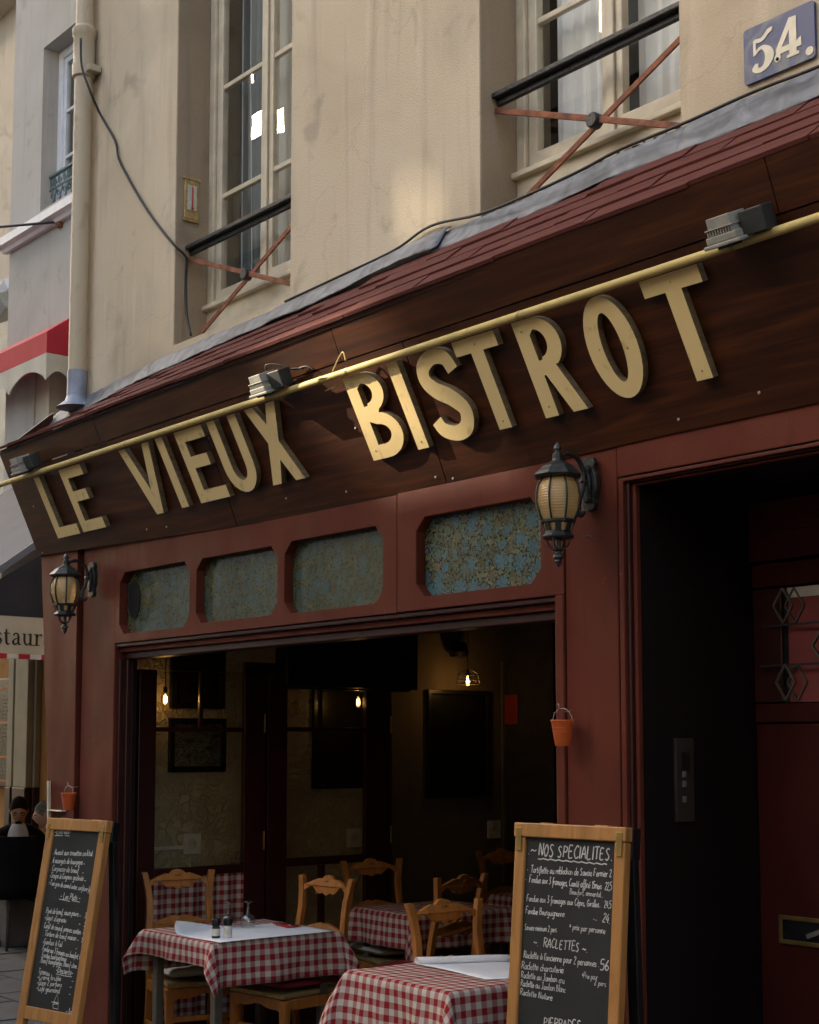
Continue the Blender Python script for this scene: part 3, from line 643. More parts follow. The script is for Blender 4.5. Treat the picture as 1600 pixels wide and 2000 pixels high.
for a, b_ in ((XL + 0.023, -7.1), (-7.1, -4.95), (-4.95, -2.7), (-2.7, 0), (0, XR)):
    MB().prism([(a + .002, 0.568 + 0.004 * (a + 5)), (b_ - .002, 0.568 + 0.004 * (b_ + 5)), (b_ - .002, stop(b_)), (a + .002, stop(a))], [], lambda p, k: sgn(p[0], p[1], -0.02 if k else 0.002)).build('board_panel', 'sign_wood', can)
MB().prism([(FY - 0.02, 2.83), (YT + 0.005, ZT - 0.01), (3.99, 3.72), (3.99, 2.83)], [], yz(XL + 0.022, XL)).build('end_board', 'sign_wood', can)
# screws
sc_ = None
for (x, s) in [(-8.1, .33), (-7.9, .30), (-7.55, .26), (-6.3, .32), (-6.1, .42), (-5.65, .05), (-5.2, .02), (-4.6, 0.0), (-4.5, -0.02), (-4.35, .14), (-3.75, .31), (-3.3, .02), (-2.95, .05), (-8.2, .05), (-6.75, .04), (-6.95, .05), (-5.0, .28)]:
    if sc_ is None:
        sc_ = MB(); sc_.ball((0, 0, 0), 0.0065, 0.003, 0.0065, 8, 4); o = sc_.build('screw', 'lamp_grey', smooth=True); o.parent = can; sc_ = o
    else: o = sc_.copy(); COL.objects.link(o); o.parent = can
    o.location = Vector(sgn(x, s, 0.001)) - OFF[can.name]

# ---- sign letters: each a thick cut-out
def ell(cx_, cy, rx, ry, a0, a1, n_=14): return [(cx_ + rx * math.cos(R_(a0 + (a1 - a0) * k / n_)), cy + ry * math.sin(R_(a0 + (a1 - a0) * k / n_))) for k in range(n_ + 1)]
def glyph(ch, w, h):
    t = 0.068; hb = 0.060
    if ch == 'L': return [(0, 0), (w, 0), (w, hb), (t, hb), (t, h), (0, h)], []
    if ch == 'I': return [(0, 0), (w, 0), (w, h), (0, h)], []
    if ch == 'E': m0 = h * .47; return [(0, 0), (w, 0), (w, hb), (t, hb), (t, m0), (w * .80, m0), (w * .80, m0 + hb), (t, m0 + hb), (t, h - hb), (w * .96, h - hb), (w * .96, h), (0, h)], []
    if ch == 'V': c = w * .52; return [(c - .034, 0), (c + .034, 0), (w, h), (w - t * .98, h), (c + .0, .13), (t * .98, h), (0, h)], []
    if ch == 'T': c = w / 2; return [(c - t / 2, 0), (c + t / 2, 0), (c + t / 2, h - hb), (w, h - hb), (w, h), (0, h), (0, h - hb), (c - t / 2, h - hb)], []
    if ch == 'X': 
        k = t * 1.02; c = w / 2; m = h * .52
        return [(0, 0), (k, 0), (c, m - .085), (w - k, 0), (w, 0), (c + .042, m), (w * .97, h), (w * .97 - k, h), (c, m + .085), (k, h), (0, h), (c - .042, m)], []
    if ch == 'U':
        r = w / 2; return [(0, h)] + ell(r, r * 1.05, r, r * 1.05, 180, 360) + [(w, h), (w - t, h)] + ell(r, r * 1.05, r - t, r * 1.05 - hb, 360, 180) + [(t, h)], []
    if ch == 'O': return ell(w / 2, h / 2, w / 2, h / 2, 0, 350, 35), [ell(w / 2, h / 2, w / 2 - t, h / 2 - hb, 350, 0, 35)]
    if ch == 'B':
        y = h * .53; w2 = w * .90
        out = [(0, 0), (w * .45, 0)] + ell(w * .45, y / 2, w * .55, y / 2, -80, 75) + ell(w2 * .45, (h + y) / 2, w2 * .55, (h - y) / 2, -62, 90) + [(0, h)]
        h1 = [(t, hb), (w * .42, hb)] + ell(w * .42, y / 2 + .004, w * .55 - t + .006, y / 2 - hb + .006, -85, 85) + [(t, y - hb * .55)]
        h2 = [(t, y + hb * .55), (w2 * .42, y + hb * .55)] + ell(w2 * .42, (h + y) / 2, w2 * .55 - t + .004, (h - y) / 2 - hb * .72, -85, 85) + [(t, h - hb)]
        return out, [h1[::-1], h2[::-1]]
    if ch == 'R':
        y = h * .45; 
        out = [(0, 0), (t, 0), (t, y - .012), (w * .36, y - .012), (w - t * 1.05, 0), (w, 0), (w * .66, y + .018)] + ell(w * .42, (h + y) / 2, w * .52, (h - y) / 2, -55, 90) + [(0, h)]
        return out, [([(t, y + hb * .75), (w * .40, y + hb * .75)] + ell(w * .40, (h + y) / 2 + .006, w * .52 - t + .006, (h - y) / 2 - hb * .82, -85, 85) + [(t, h - hb)])[::-1]]
    if ch == 'S':
        c, ws = wcat([(w * .90, h * .73, .064), (w * .80, h * .88, .064), (w * .52, h * .925, .062), (w * .23, h * .85, .066), (w * .155, h * .71, .068), (w * .32, h * .575, .072), (w * .62, h * .46, .074), (w * .845, h * .30, .070), (w * .75, h * .13, .066), (w * .47, h * .075, .062), (w * .17, h * .14, .064), (w * .07, h * .255, .064)], 6)
        return ribbon(c, ws), []
LET = [('L', -7.895, -7.62), ('E', -7.58, -7.315), ('V', -6.885, -6.575), ('I', -6.505, -6.437), ('E', -6.32, -6.055), ('U', -6.015, -5.765), ('X', -5.685, -5.430),
       ('B', -4.925, -4.680), ('I', -4.628, -4.560), ('S', -4.475, -4.245), ('T', -4.222, -3.985), ('R', -3.885, -3.670), ('O', -3.575, -3.352), ('T', -3.258, -3.010)]
words = {0: 'word LE', 2: 'word VIEUX', 7: 'word BISTROT'}; cur = ''
seen_in_word = {}
ordn = {('VIEUX', 'I'): '', }
for i, (ch, xl, xr) in enumerate(LET):
    cur = 'LE' if i < 2 else 'VIEUX' if i < 7 else 'BISTROT'
    s0 = 0.114 + (xl + 7.9) * 0.0048; h = 0.371
    o_, hs = glyph(ch, xr - xl, h)
    fn = lambda p, k, xl=xl, s0=s0: sgn(xl + p[0] - (p[1] - h / 2) * 0.085, s0 + p[1], 0.004 if k else 0.034)
    extra = {6: 'first', 10: 'narrow', 13: 'last'}
    if cur == 'BISTROT' and ch == 'T': lab = 'cream cut-out letter T %s' % ('between the S and the R of BISTROT' if i == 10 else 'ending the word BISTROT')
    else: lab = 'cream cut-out letter %s in the word %s on the sign' % (ch, cur)
    t_ = tag(MB().prism(o_, hs, fn, 0, 1).build('sign_letter', ['letter_face', 'letter_edge']), lab, 'letter', 'cream letters of the bistro sign')
    b = MB()
    spots = {'L': [(.03, .34), (.03, .03), (xr - xl - .03, .03)], 'O': [(.05, .19), (xr - xl - .05, .17)], 'I': [(.034, .34), (.034, .03)], 'T': [((xr - xl) / 2, .34), ((xr - xl) / 2, .03)], 'V': [(.05, .33), ((xr - xl) * .52, .04)]}.get(ch, [(.035, .33), (.035, .04)])
    if ch in 'SX': continue
    for (u, v) in spots:
        p = Vector(fn((u, v), 0)); b.ball(p, 0.004, 0.004, 0.004, 6, 4)
    b.build('screw', 'gilt', t_, smooth=True)

# ---- conduit along the sign
pa, pb_ = Vector(sgn(-8.335, 0.508, 0.05)), Vector(sgn(3.0, 0.548, 0.05))
cond = thing('conduit', 'long cream pipe fixed across the sign above the letters', 'pipe', pa)
MB().tube([pa, pb_], 0.0155, 14).build('pipe', 'pipe_paint', cond, smooth='auto')
cl = None
for x in (-8.12, -6.77, -5.47, -5.06, -4.87, -3.83, -2.86, -1.6):
    k = (x - pa.x) / (pb_.x - pa.x); c = pa + (pb_ - pa) * k
    b = MB().tube([c - Vector((.006, 0, 0)), c + Vector((.006, 0, 0))], 0.0172, 12)
    b.build('clip', 'gilt', cond)
tag(MB().tube(catmull([sgn(-5.06, .53, .07), sgn(-4.98, .52, .06), sgn(-4.93, .50, .035), sgn(-4.99, .478, .03), sgn(-5.08, .47, .03)], 5), 0.003, 6).tube(catmull([sgn(-4.96, .54, .055), sgn(-4.89, .59, .05), sgn(-4.86, .60, .05), sgn(-4.85, .565, .06)], 5), 0.003, 6).build('loose_wire', 'pipe_paint', smooth=True),
    'loose cream wire looped around the pipe left of letter B', 'wire')
# ---- floodlights
def floodlight(xc, label, wires):
    f = thing('floodlight', label, 'floodlight', sgn(xc, 0.56, 0.05), group='floodlights along the sign')
    w = 0.115
    def ob(x0, x1, s0, s1, o0, o1):
        s0, s1 = .535 + (s0 - .535) * .74, .535 + (s1 - .535) * .74; o0, o1 = o0 * .8 + .01, o1 * .8 + .01
        c = Vector(sgn((x0 + x1) / 2, (s0 + s1) / 2, (o0 + o1) / 2)); return c, Vector(((x1 - x0) / 2, 0, 0)), SUPV * (s1 - s0) / 2, SN * (o1 - o0) / 2
    x0, x1 = xc - w / 2, xc + w / 2
    MB().obox(*ob(x0 - .012, x1 + .012, .535, .553, .015, .155)).obox(*ob(x0, x1, .553, .585, .022, .148)).build('bezel', 'lamp_grey', f, bevel=0.004)
    MB().obox(*ob(x0 + .02, x1 - .02, .585, .61, .035, .125)).build('body', 'lamp_dark', f)
    fn_ = MB()
    for k in range(10): xx = x0 + .012 + (w - .024) * k / 9; fn_.obox(*ob(xx - .0022, xx + .0022, .585, .61, .028, .146))
    fn_.build('cooling_fins', 'lamp_grey', f)
    MB().obox(*ob(x0 + .004, x1 - .004, .61, .616, .025, .150)).obox(*ob(x0 + .014, x1 - .014, .616, .66, .03, .14)).build('housing', 'lamp_grey', f, bevel=0.005)
    MB().obox(*ob(x1 - .003, x1 + .085, .545, .65, .02, .10)).obox(*ob(x0 + .03, x1 - .03, .525, .535, .03, .14)).build('gear_box', 'lamp_dark', f, bevel=0.004)
    if wires:
        MB().tube(catmull([sgn(xc + .02, .62, .06), sgn(xc + .03, .655, .06), sgn(xc + .09, .64, .04), sgn(xc + .16, .60, .02), sgn(xc + .24, .595, .012), sgn(xc + .28, .57, .008)], 5), 0.004, 6).tube(catmull([sgn(xc + .08, .59, .05), sgn(xc + .15, .605, .03), sgn(xc + .22, .59, .012)], 5), 0.003, 6).build('lead_wire', 'cable_black', f, smooth=True)
floodlight(-7.90, 'grey floodlight at the left end of the sign', False)
floodlight(-5.42, 'grey floodlight over the X with a looping wire', True)
floodlight(-2.84, 'grey floodlight at the right above the last T', False)
# ================================================================== TIMBER SHOPFRONT
sf = thing('shopfront', 'brick red painted timber shopfront with leaf patterned glass panes', 'shopfront', (-5.6, FY, 0))
OX0 = onY(225, 1255, FY).x; OX1 = onY(1106, 1400, FY).x          # opening between left pilaster and pier
PX1 = onY(1217, 940, FY).x                                        # pier / architrave
LZ = 2.258
PLX0 = onY(84, 1200, FY).x; PLX1 = onY(151, 1300, FY).x; PLX2 = onY(160, 1300, FY).x
SEAMX = onY(777, 1080, FY).x
def pil(x0, x1, z0, z1, y0=FY, y1=FY + 0.16, nm='pilaster', bev=0.006): return MB().box(x0, x1, y0, y1, z0, z1).build(nm, 'red_paint', sf, bevel=bev)
MB().prism([(PLX0 + .30, 0), (PLX1 + .03, 0), (PLX1, 2.86), (PLX0 - .02, 2.86)], [], xz(FY - .012, FY + .16)).build('pilaster', 'red_paint', sf, bevel=.006)
pil(PLX2, OX0 - 0.003, 0.0, 2.86, FY, FY + 0.10)
MB().box(PLX1 + .001, PLX2 - .001, FY + 0.06, FY + 0.16, 0, 2.86).build('groove', 'recess_shade', sf)  # shade of the recess put in as a black strip
ta, tb_, tc2 = onY(95, 1525, FY - .02), onY(96, 1600, FY - .02), onY(124, 1583, FY - .03)
MB().bar((tb_.x + .05, FY - .022, .5), (ta.x + .008, FY - .022, ta.z), .018, .018, up=(0, 1, 0)).box(ta.x + .03, tc2.x, FY - .045, FY - .0125, tc2.z - .008, tc2.z).build('pale_trim', 'window_paint', sf, bevel=.002)
# pier right of the opening
pil(OX1 + 0.003, PX1 - 0.03, 0, 2.86)
MB().box(OX1 - 0.045, OX1 - 0.001, FY - 0.010, FY + 0.13, 0, 2.258).build('door_post', 'red_paint', sf, bevel=0.005)
# transom panels with chamfered window holes
def octo(pxl, pxr, pyt_l, pyb_l, ch=0.055):
    a = onY(pxl, pyt_l, FY); b_ = onY(pxr, pyb_l, FY); return a.x, b_.x, a.z, b_.z
def octpts(x0, x1, z0, z1, c): return [(x0 + c, z0), (x1 - c, z0), (x1, z0 + c), (x1, z1 - c), (x1 - c, z1), (x0 + c, z1), (x0, z1 - c), (x0, z0 + c)]
G = []
for (l, r, mid_x, top, bot) in ((236, 372, 304, 1107, 1231), (385, 543, 464, 1079, 1209), (557, 749, 650, 1043, 1189), (815, 1058, 940, 990, 1152)):
    x0, x1 = onY(l, 1120, FY).x, onY(r, 1120, FY).x
    z1, z0 = onY(mid_x, top, FY).z, onY(mid_x, bot, FY).z
    G.append((x0, x1, z0, z1))
def holes(gs): return [octpts(*g, 0.055)[::-1] for g in gs]
MB().prism(rect(OX0 + 0.003, SEAMX - 0.003, LZ, 2.862), holes(G[:3]), xz(FY - 0.004, FY + 0.045)).build('transom_panel', 'red_paint', sf, bevel=0.004)
MB().prism(rect(SEAMX + 0.003, OX1 - 0.0, LZ, 2.862), holes(G[3:]), xz(FY - 0.006, FY + 0.045)).build('transom_panel', 'red_paint', sf, bevel=0.004)
for k, g in enumerate(G):
    x0, x1, z0, z1 = g
    o = MB().box(x0 - 0.03, x1 + 0.03, FY + 0.047, FY + 0.053, z0 - 0.03, z1 + 0.03).build('leaf_pane', 'leaf_film_blue' if k == 3 else 'leaf_film_green', sf)
    o['label'] = ('first small pane with a dark round hole', 'second leaf patterned pane', 'third leaf patterned pane', 'large blue leaf patterned pane')[k]
    if k == 0:
        c = onY(262, 1171, FY + 0.04)
        b = MB(); b.prism([(0.062 * math.cos(k_ * .2618), 0.105 * math.sin(k_ * .2618)) for k_ in range(24)], [], lambda p, q: (c.x + p[0], FY + 0.044 - 0.004 * (1 - q), c.z + p[1])); b.build('vent_hole', 'picture_black', o)
MB().box(OX0 + .01, OX1 - .01, FY + 0.056, FY + 0.16, LZ + 0.0, 2.86).build('transom_back', 'dark_red_wood', sf)
# mouldings along the underside of the transom
for dy, h0, h1, mt in ((0.006, LZ - 0.022, LZ - 0.002, 'dark_red_wood'), (0.03, LZ - 0.05, LZ - 0.024, 'red_paint'), (0.055, LZ - 0.085, LZ - 0.052, 'dark_red_wood')):
    MB().box(OX0 + 0.002, OX1 - 0.048, FY + dy, FY + 0.15, h0, h1).build('moulding', mt, sf, bevel=0.004)
# jamb linings left of the opening
for x0, x1, y0, y1, mt in ((OX0 - .001, OX0 + 0.022, FY + 0.02, FY + 0.10, 'dark_red_wood'), (OX0 + 0.027, OX0 + 0.042, FY + 0.055, FY + 0.10, 'dark_red_wood'), (OX0 + 0.046, OX0 + 0.056, FY + .08, FY + .10, 'recess_shade')):
    MB().box(x0, x1, y0, y1, 0, LZ - 0.087).build('jamb', mt, sf, bevel=0.004)
# ---- doorway of number 54
ent_x0 = onY(1237, 948, FY).x; ent_z = onY(1237, 948, FY).z
lin0 = onY(1217, 932, FY).z
MB().prism([(PX1 - 0.027, lin0 + 0.002), (2.6, lin0 + 0.002), (2.6, 2.862), (PX1 - 0.027, 2.862)], [], xz(FY - 0.002, FY + 0.03)).build('door_lintel', 'red_paint', sf, bevel=0.004)
def arch(i0, i1, y0, y1, mt, nm='architrave'):
    a = PX1 - 0.027 + (ent_x0 - PX1 + 0.027) * i0; b_ = PX1 - 0.027 + (ent_x0 - PX1 + 0.027) * i1; za = lin0 - (lin0 - ent_z) * i0; zb = lin0 - (lin0 - ent_z) * i1
    MB().prism([(a, 0), (b_, 0), (b_, zb), (2.6, zb), (2.6, za), (a, za)], [], xz(y0, y1)).build(nm, mt, sf, bevel=0.003)
arch(0.02, 0.22, FY + 0.004, FY + 0.035, 'dark_red_wood'); arch(0.25, 0.55, FY - 0.018, FY + 0.035, 'red_paint'); arch(0.58, 0.74, FY - 0.004, FY + 0.035, 'dark_red_wood'); arch(0.77, 1.0, FY + 0.012, FY + 0.035, 'red_paint')
DY = 4.62
MB().box(ent_x0 - 0.06, ent_x0 - 0.001, FY + 0.037, DY + 0.3, 0, ent_z + 0.0).build('passage_side', 'recess_shade', sf)  # doorway shade put into the colour
MB().box(ent_x0 - 0.06, 2.6, FY + 0.037, DY + 0.3, ent_z + 0.004, ent_z + 0.03).build('passage_soffit', 'recess_shade', sf)
MB().box(-2.28, -2.25, FY + 0.122, DY + 0.3, 0, ent_z).box(-2.22, 2.6, FY + 0.02, FY + 0.3, 0, ent_z - 0.001).build('passage_side', 'red_paint', sf)
MB().box(ent_x0, -2.28, FY + 0.0, DY + 0.3, 0.0, 0.10).build('door_step', 'paving', sf, bevel=0.01)
# ---- street door
dr = thing('street_door', 'dark red street door with diamond grille and letter slot', 'door', (-2.9, DY, 0.1))
dx0, dx1 = ent_x0 + 0.004, -2.285
def zY(py, px=1560): return onY(px, py, DY).z
v0 = onY(1483, 1030, DY); vtop = onY(1560, 968, DY).z; vbot = onY(1490, 1033, DY).z
r1 = onY(1560, 1092, DY).z; r2 = onY(1560, 1144, DY).z; gb = onY(1560, 1372, DY).z; r3 = onY(1560, 1412, DY).z
MB().prism(rect(dx0, dx1, r1 + 0.006, ent_z - 0.002), [rect(v0.x, dx1 - 0.12, vbot, ent_z - 0.10)[::-1]], xz(DY - 0.02, DY + 0.04)).build('upper_board', 'door_paint', dr, bevel=0.004)
fr_ = MB().prism(rect(v0.x - 0.02, dx1 - 0.10, vbot - 0.02, ent_z - 0.08), [rect(v0.x, dx1 - 0.12, vbot, ent_z - 0.10)[::-1]], xz(DY - 0.035, DY - 0.021)).build('vent_frame', 'door_paint', dr, bevel=0.003)
MB().box(v0.x, dx1 - 0.12, DY + 0.045, DY + 0.05, vbot, ent_z - 0.1).build('vent_back', 'picture_black', dr)
z = vbot + 0.02
while z < ent_z - 0.11: MB().obox(((v0.x + dx1 - .12) / 2, DY + 0.012, z), ((dx1 - .12 - v0.x) / 2, 0, 0), (0, 0.014, -0.008), (0, 0.0012, 0.002)).build('vent_slat', 'black_iron', dr); z += 0.026
MB().box(dx0, dx1, DY - 0.012, DY + 0.04, r2 + 0.006, r1 - 0.004).build('rail_board', 'door_paint', dr, bevel=0.005)
MB().box(dx0, dx0 + 0.13, DY - 0.006, DY + 0.04, gb + 0.003, r2 + 0.0).build('stile', 'dark_red_wood', dr, bevel=0.004)
gx = onY(1548, 1250, DY + 0.03).x
MB().box(dx0 + 0.133, gx, DY + 0.005, DY + 0.012, gb, r2).build('dark_pane', 'picture_black', dr)
MB().box(gx + 0.002, dx1, DY + 0.004, DY + 0.04, gb + 0.002, r2 - 0.002).build('red_reflection', 'red_reflection', dr)  # red reflection in the door glass, built as a coloured panel
MB().box(gx + 0.003, dx1, DY - 0.002, DY + 0.003, r2 - 0.042, r2 - 0.004).build('pale_reflection', 'mill_label', dr)  # bright top of that reflection, built as a pale strip
for py in (1218, 1295):
    a = onY(1470, py + 7, DY - 0.03); MB().box(dx0 + 0.05, dx1, DY - 0.034, DY - 0.026, a.z - 0.004, a.z + 0.004).build('grille_bar', 'black_iron', dr)
for (px, pt, pb2) in ((1530, 1148, 1217), (1535, 1297, 1368), (1606, 1228, 1292)):
    cdia = onY(px, (pt + pb2) / 2, DY - 0.03); hh = (onY(px, pt, DY - .03).z - onY(px, pb2, DY - .03).z) / 2; ww = 0.042
    for q, rr2 in ((0, 1.0), (0.03, 1.0)):
        P = [(cdia.x + q, DY - 0.03 + q, cdia.z + hh), (cdia.x + ww + q, DY - 0.03 + q, cdia.z), (cdia.x + q, DY - 0.03 + q, cdia.z - hh), (cdia.x - ww + q, DY - 0.03 + q, cdia.z)]
        db = MB()
        for k in range(4): db.bar(P[k], P[(k + 1) % 4], .007, .012, up=(0, 1, 0))
        db.build('diamond', 'steel_plate', dr)
MB().box(dx0, dx1, DY - 0.004, DY + 0.04, r3 + 0.003, gb - 0.002).build('rail_board', 'door_paint', dr, bevel=0.004)
lz = onY(1560, 1818, DY).z
MB().box(dx0, dx1, DY, DY + 0.04, 0.12, r3 - 0.003).build('lower_panel', 'door_paint', dr, bevel=0.004)
sl0 = onY(1530, 1818, DY).x; 
ls = MB().prism(rect(sl0 - 0.015, sl0 + 0.36, lz - 0.052, lz + 0.052), [rect(sl0, sl0 + 0.345, lz - 0.036, lz + 0.036)[::-1]], xz(DY - 0.008, DY - 0.001)).build('letter_slot', 'brass', dr, bevel=0.002)
MB().box(sl0, sl0 + 0.345, DY - 0.003, DY - 0.0015, lz - 0.036, lz + 0.036).build('slot_opening', 'picture_black', ls)
MB().obox((sl0 + 0.14, DY - 0.01, lz - 0.005), (0.03, 0, 0.012), (0, 0.002, 0), (-0.003, 0, 0.008)).build('letter', 'dim_label', ls)
# ---- intercom on the passage side
i0 = onX(1307, 1442, ent_x0); i1 = onX(1359, 1604, ent_x0)
ic = thing('intercom', 'dim steel intercom panel with three name buttons in the doorway', 'intercom', (ent_x0, i0.y, i1.z))
y0, y1, z0, z1 = i0.y + .02, i1.y - .02, i1.z, i0.z
MB().box(ent_x0, ent_x0 + 0.014, y0, y1, z0, z1).build('plate', 'bronze_plate', ic, bevel=0.003)
MB().box(ent_x0 + 0.0142, ent_x0 + 0.018, y0 + .03, y1 - .03, z1 - 0.12, z1 - 0.05).build('speaker', 'picture_black', ic)
for k in (0.07, 0.125, 0.16): MB().box(ent_x0 + 0.0142, ent_x0 + 0.02, y0 + .03, y1 - .05, z0 + k, z0 + k + 0.022).build('name_button', 'dim_label', ic, bevel=0.002)

# ================================================================== ROOM BEHIND THE OPENING
RX0 = -8.15 + 0.32; 
IX = -8.13 + 0.302                                                # plastered side wall
MB().box(IX - 0.02, 1.0, FY + 0.16, 8.8, -0.03, 0.0).build('floor', 'floor_dark', kind='structure')
MB().box(IX, ent_x0 - 0.032, FY + 0.165, 8.8, 2.60, 2.66).build('ceiling', 'dark_ceiling', kind='structure')
ysp = onX(735, 1450, IX).y
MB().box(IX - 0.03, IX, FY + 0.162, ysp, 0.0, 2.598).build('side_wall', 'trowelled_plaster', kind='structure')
MB().box(IX - 0.03, IX - .002, ysp + .001, 8.0, 0.0, 2.598).build('side_wall', 'shaded_plaster', kind='structure')  # same wall further in, its shade put into a darker plaster
MB().box(IX, ent_x0 - 0.05, 8.0, 8.05, 0.0, 2.598).build('back_wall', 'shaded_plaster', kind='structure')
MB().box(ent_x0 - 0.05, ent_x0 - 0.032, FY + 0.165, 8.05, 0.0, 2.598).build('party_wall', 'dark_red_wood', kind='structure')
MB().box(IX, OX0 - 0.002, FY + 0.102, FY + 0.14, 0.001, 2.597).box(OX0, OX1, FY + .163, FY + .24, LZ + .01, 2.597).box(OX1, ent_x0 - .052, FY + 0.163, FY + 0.24, 0.001, 2.597).build('front_wall', 'dark_red_wood', kind='structure')
# dark stub wall closing the lit plaster to the right
cw = onX(985, 1500, IX).y
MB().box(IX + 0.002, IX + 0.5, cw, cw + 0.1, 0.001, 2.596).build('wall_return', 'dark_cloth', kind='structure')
MB().box(IX + 0.001, IX + 0.02, cw - 0.03, cw - 0.002, 0.001, 2.3).build('corner_strip', 'shaded_plaster', kind='structure')

# ---- folded glazed leaves standing across the room side
LX = OX0 - 0.17
def leaf_at(px): return onX(px, 1450, LX).y
def zL(py, px): return onX(px, py, LX).z
def leaf(p0, p1, mid, label, top, bar, botm, st0, st1, gingh):
    y0, y1 = leaf_at(p0), leaf_at(p1)
    L_ = thing('glazed_leaf', label, 'folding door', (LX, y0, 0), group='glazed folding leaves inside the opening')
    zt, zb = 2.13, 0.02
    g0, g1 = leaf_at(st0), leaf_at(st1); zg1 = zL(top, (st0 + st1) / 2); zbar = zL(bar, (st0 + st1) / 2); zbt = zL(botm, (st0 + st1) / 2)
    MB().box(LX - 0.02, LX + 0.02, y0, g0, zb, zt).build('stile', 'dark_red_wood', L_, bevel=0.004)
    MB().box(LX - 0.02, LX + 0.02, g1, y1, zb, zt).build('stile', 'dark_red_wood', L_, bevel=0.004)
    MB().box(LX - 0.019, LX + 0.019, g0 + .001, g1 - .001, zg1, zt).build('top_rail', 'dark_red_wood', L_, bevel=0.004)
    MB().box(LX - 0.012, LX + 0.012, g0 + .001, g1 - .001, zbar - 0.014, zbar + 0.014).build('glazing_bar', 'dark_red_wood', L_, bevel=0.003)
    ym = leaf_at(mid)
    MB().box(LX - 0.011, LX + 0.011, ym - 0.012, ym + 0.012, zbar + 0.015, zg1 - .001).build('glazing_bar', 'dark_red_wood', L_, bevel=0.003)
    MB().box(LX - 0.019, LX + 0.019, g0 + .001, g1 - .001, zbt - 0.05, zbt).build('mid_rail', 'dark_red_wood', L_, bevel=0.004)
    MB().box(LX - 0.0025, LX + 0.0025, g0 + .002, g1 - .002, zbt + .001, zbar - .0145).build('pane', 'inner_glass', L_)
    MB().box(LX - 0.0025, LX + 0.0025, g0 + .002, ym - .0125, zbar + .0145, zg1 - .001).build('pane', 'inner_glass', L_)
    MB().box(LX - 0.0025, LX + 0.0025, ym + .0125, g1 - .002, zbar + .0145, zg1 - .001).build('pane', 'inner_glass', L_)
    MB().box(LX - 0.019, LX + 0.019, g0 + .001, g1 - .001, zb, 0.15).build('bottom_rail', 'dark_red_wood', L_, bevel=0.004)
    if gingh:
        def fg(i, j): u = (g1 - g0) * i / 36; v = (zbt - 0.2) * j / 3; return ((LX + 0.012 + 0.009 * math.sin(i * 0.9), g0 + u, 0.15 + v), (u * 1.15, v))
        c = MB().grid(fg, 36, 3).build('gingham_curtain', 'gingham', L_, smooth=True)
        MB().box(LX - 0.018, LX + 0.018, ym + .05, ym + .075, 0.151, zbt - .051).build('lower_bar', 'dark_red_wood', L_)
    else:
        MB().box(LX - 0.018, LX + 0.018, ym + .0, ym + .03, 0.151, zbt - .051).build('lower_bar', 'dark_red_wood', L_)
    for zz in (1.83, 1.13):
        MB().tube([(LX + 0.026, y1 - 0.012, zz - 0.055), (LX + 0.026, y1 - 0.012, zz + 0.055)], 0.006, 8).build('hinge', 'brass', L_, smooth='auto')
leaf(268, 516, 391, 'dark glazed folding leaf with gingham lower half behind the left chair', 1312, 1425, 1692, 302, 475, True)
leaf(520, 762, 625, 'dark glazed folding leaf further inside with hinges and bare plaster behind', 1290, 1425, 1672, 558, 712, False)
MB().box(LX - 0.06, LX - 0.03, leaf_at(484), leaf_at(556), 0.55 + .3, 2.2).build('dark_curtain', 'dark_cloth', label='black curtain hanging between the two glazed leaves', cat='curtain')
ab = thing('blind_box', 'black blind box hanging below the ceiling over the second leaf', 'blind', (-7.2, 5.6, 2.0))
bx0, bx1 = onX(540, 1345, LX + 0.05).y, onX(796, 1345, LX + 0.05).y; bz = onX(680, 1345, LX + 0.05).z
MB().box(LX + 0.03, LX + 0.16, bx0, bx1, bz, 2.595).build('casing', 'picture_black', ab, bevel=0.01)
MB().box(LX + 0.05, LX + 0.10, bx0 + .02, bx1 - .02, bz - 0.012, bz - .001).build('bottom_bar', 'black_plastic', ab)

# ---- framed pictures on the plaster wall
def picture(p0, p1, t, b_, label, art, fw=0.035):
    a = onX(p0, (t + b_) / 2, IX + 0.02); c = onX(p1, (t + b_) / 2, IX + 0.02); zt = onX((p0 + p1) / 2, t, IX + .02).z; zb = onX((p0 + p1) / 2, b_, IX + .02).z
    p = thing('framed_picture', label, 'picture', (IX, a.y, zb), group='framed pictures on the plaster wall')
    MB().prism(rect(a.y, c.y, zb, zt), [rect(a.y + fw, c.y - fw, zb + fw, zt - fw)[::-1]], lambda q, k: (IX + (0.001 if k else 0.028), q[0], q[1])).build('frame', 'picture_black', p, bevel=0.003)
    MB().box(IX + 0.002, IX + 0.008, a.y + fw, c.y - fw, zb + fw, zt - fw).build('print', art, p)
    MB().box(IX + 0.014, IX + 0.016, a.y + fw + .001, c.y - fw - .001, zb + fw + .001, zt - fw - .001).build('pane', 'inner_glass', p)
m = mat('old_photograph', (0.012, 0.012, 0.014), 0.4, 0.1, 6, col2=(0.34, 0.31, 0.28), stretch=(1, 3, 7), detail=9, dist=1.5)
m = mat('dark_print', (0.008, 0.007, 0.006), 0.4, 0.1, 6, col2=(0.05, 0.032, 0.02), stretch=(1, 4, 6), detail=9, dist=1.5)
picture(334, 440, 1270, 1384, 'upper black framed picture seen through the first glazed leaf', 'dark_print', 0.04)
picture(331, 441, 1403, 1508, 'lower black framed street photograph above the wall socket', 'old_photograph')
picture(612, 715, 1345, 1540, 'tall dark print in a thin frame seen through the second leaf', 'dark_print', 0.02)
picture(836, 957, 1348, 1556, 'large black framed panel below the lit cage lamp', 'picture_black', 0.03)
pa_ = onX(966, 1360, IX + .02); pc_ = onX(1010, 1414, IX + .02)
yb_ = cw - 0.006
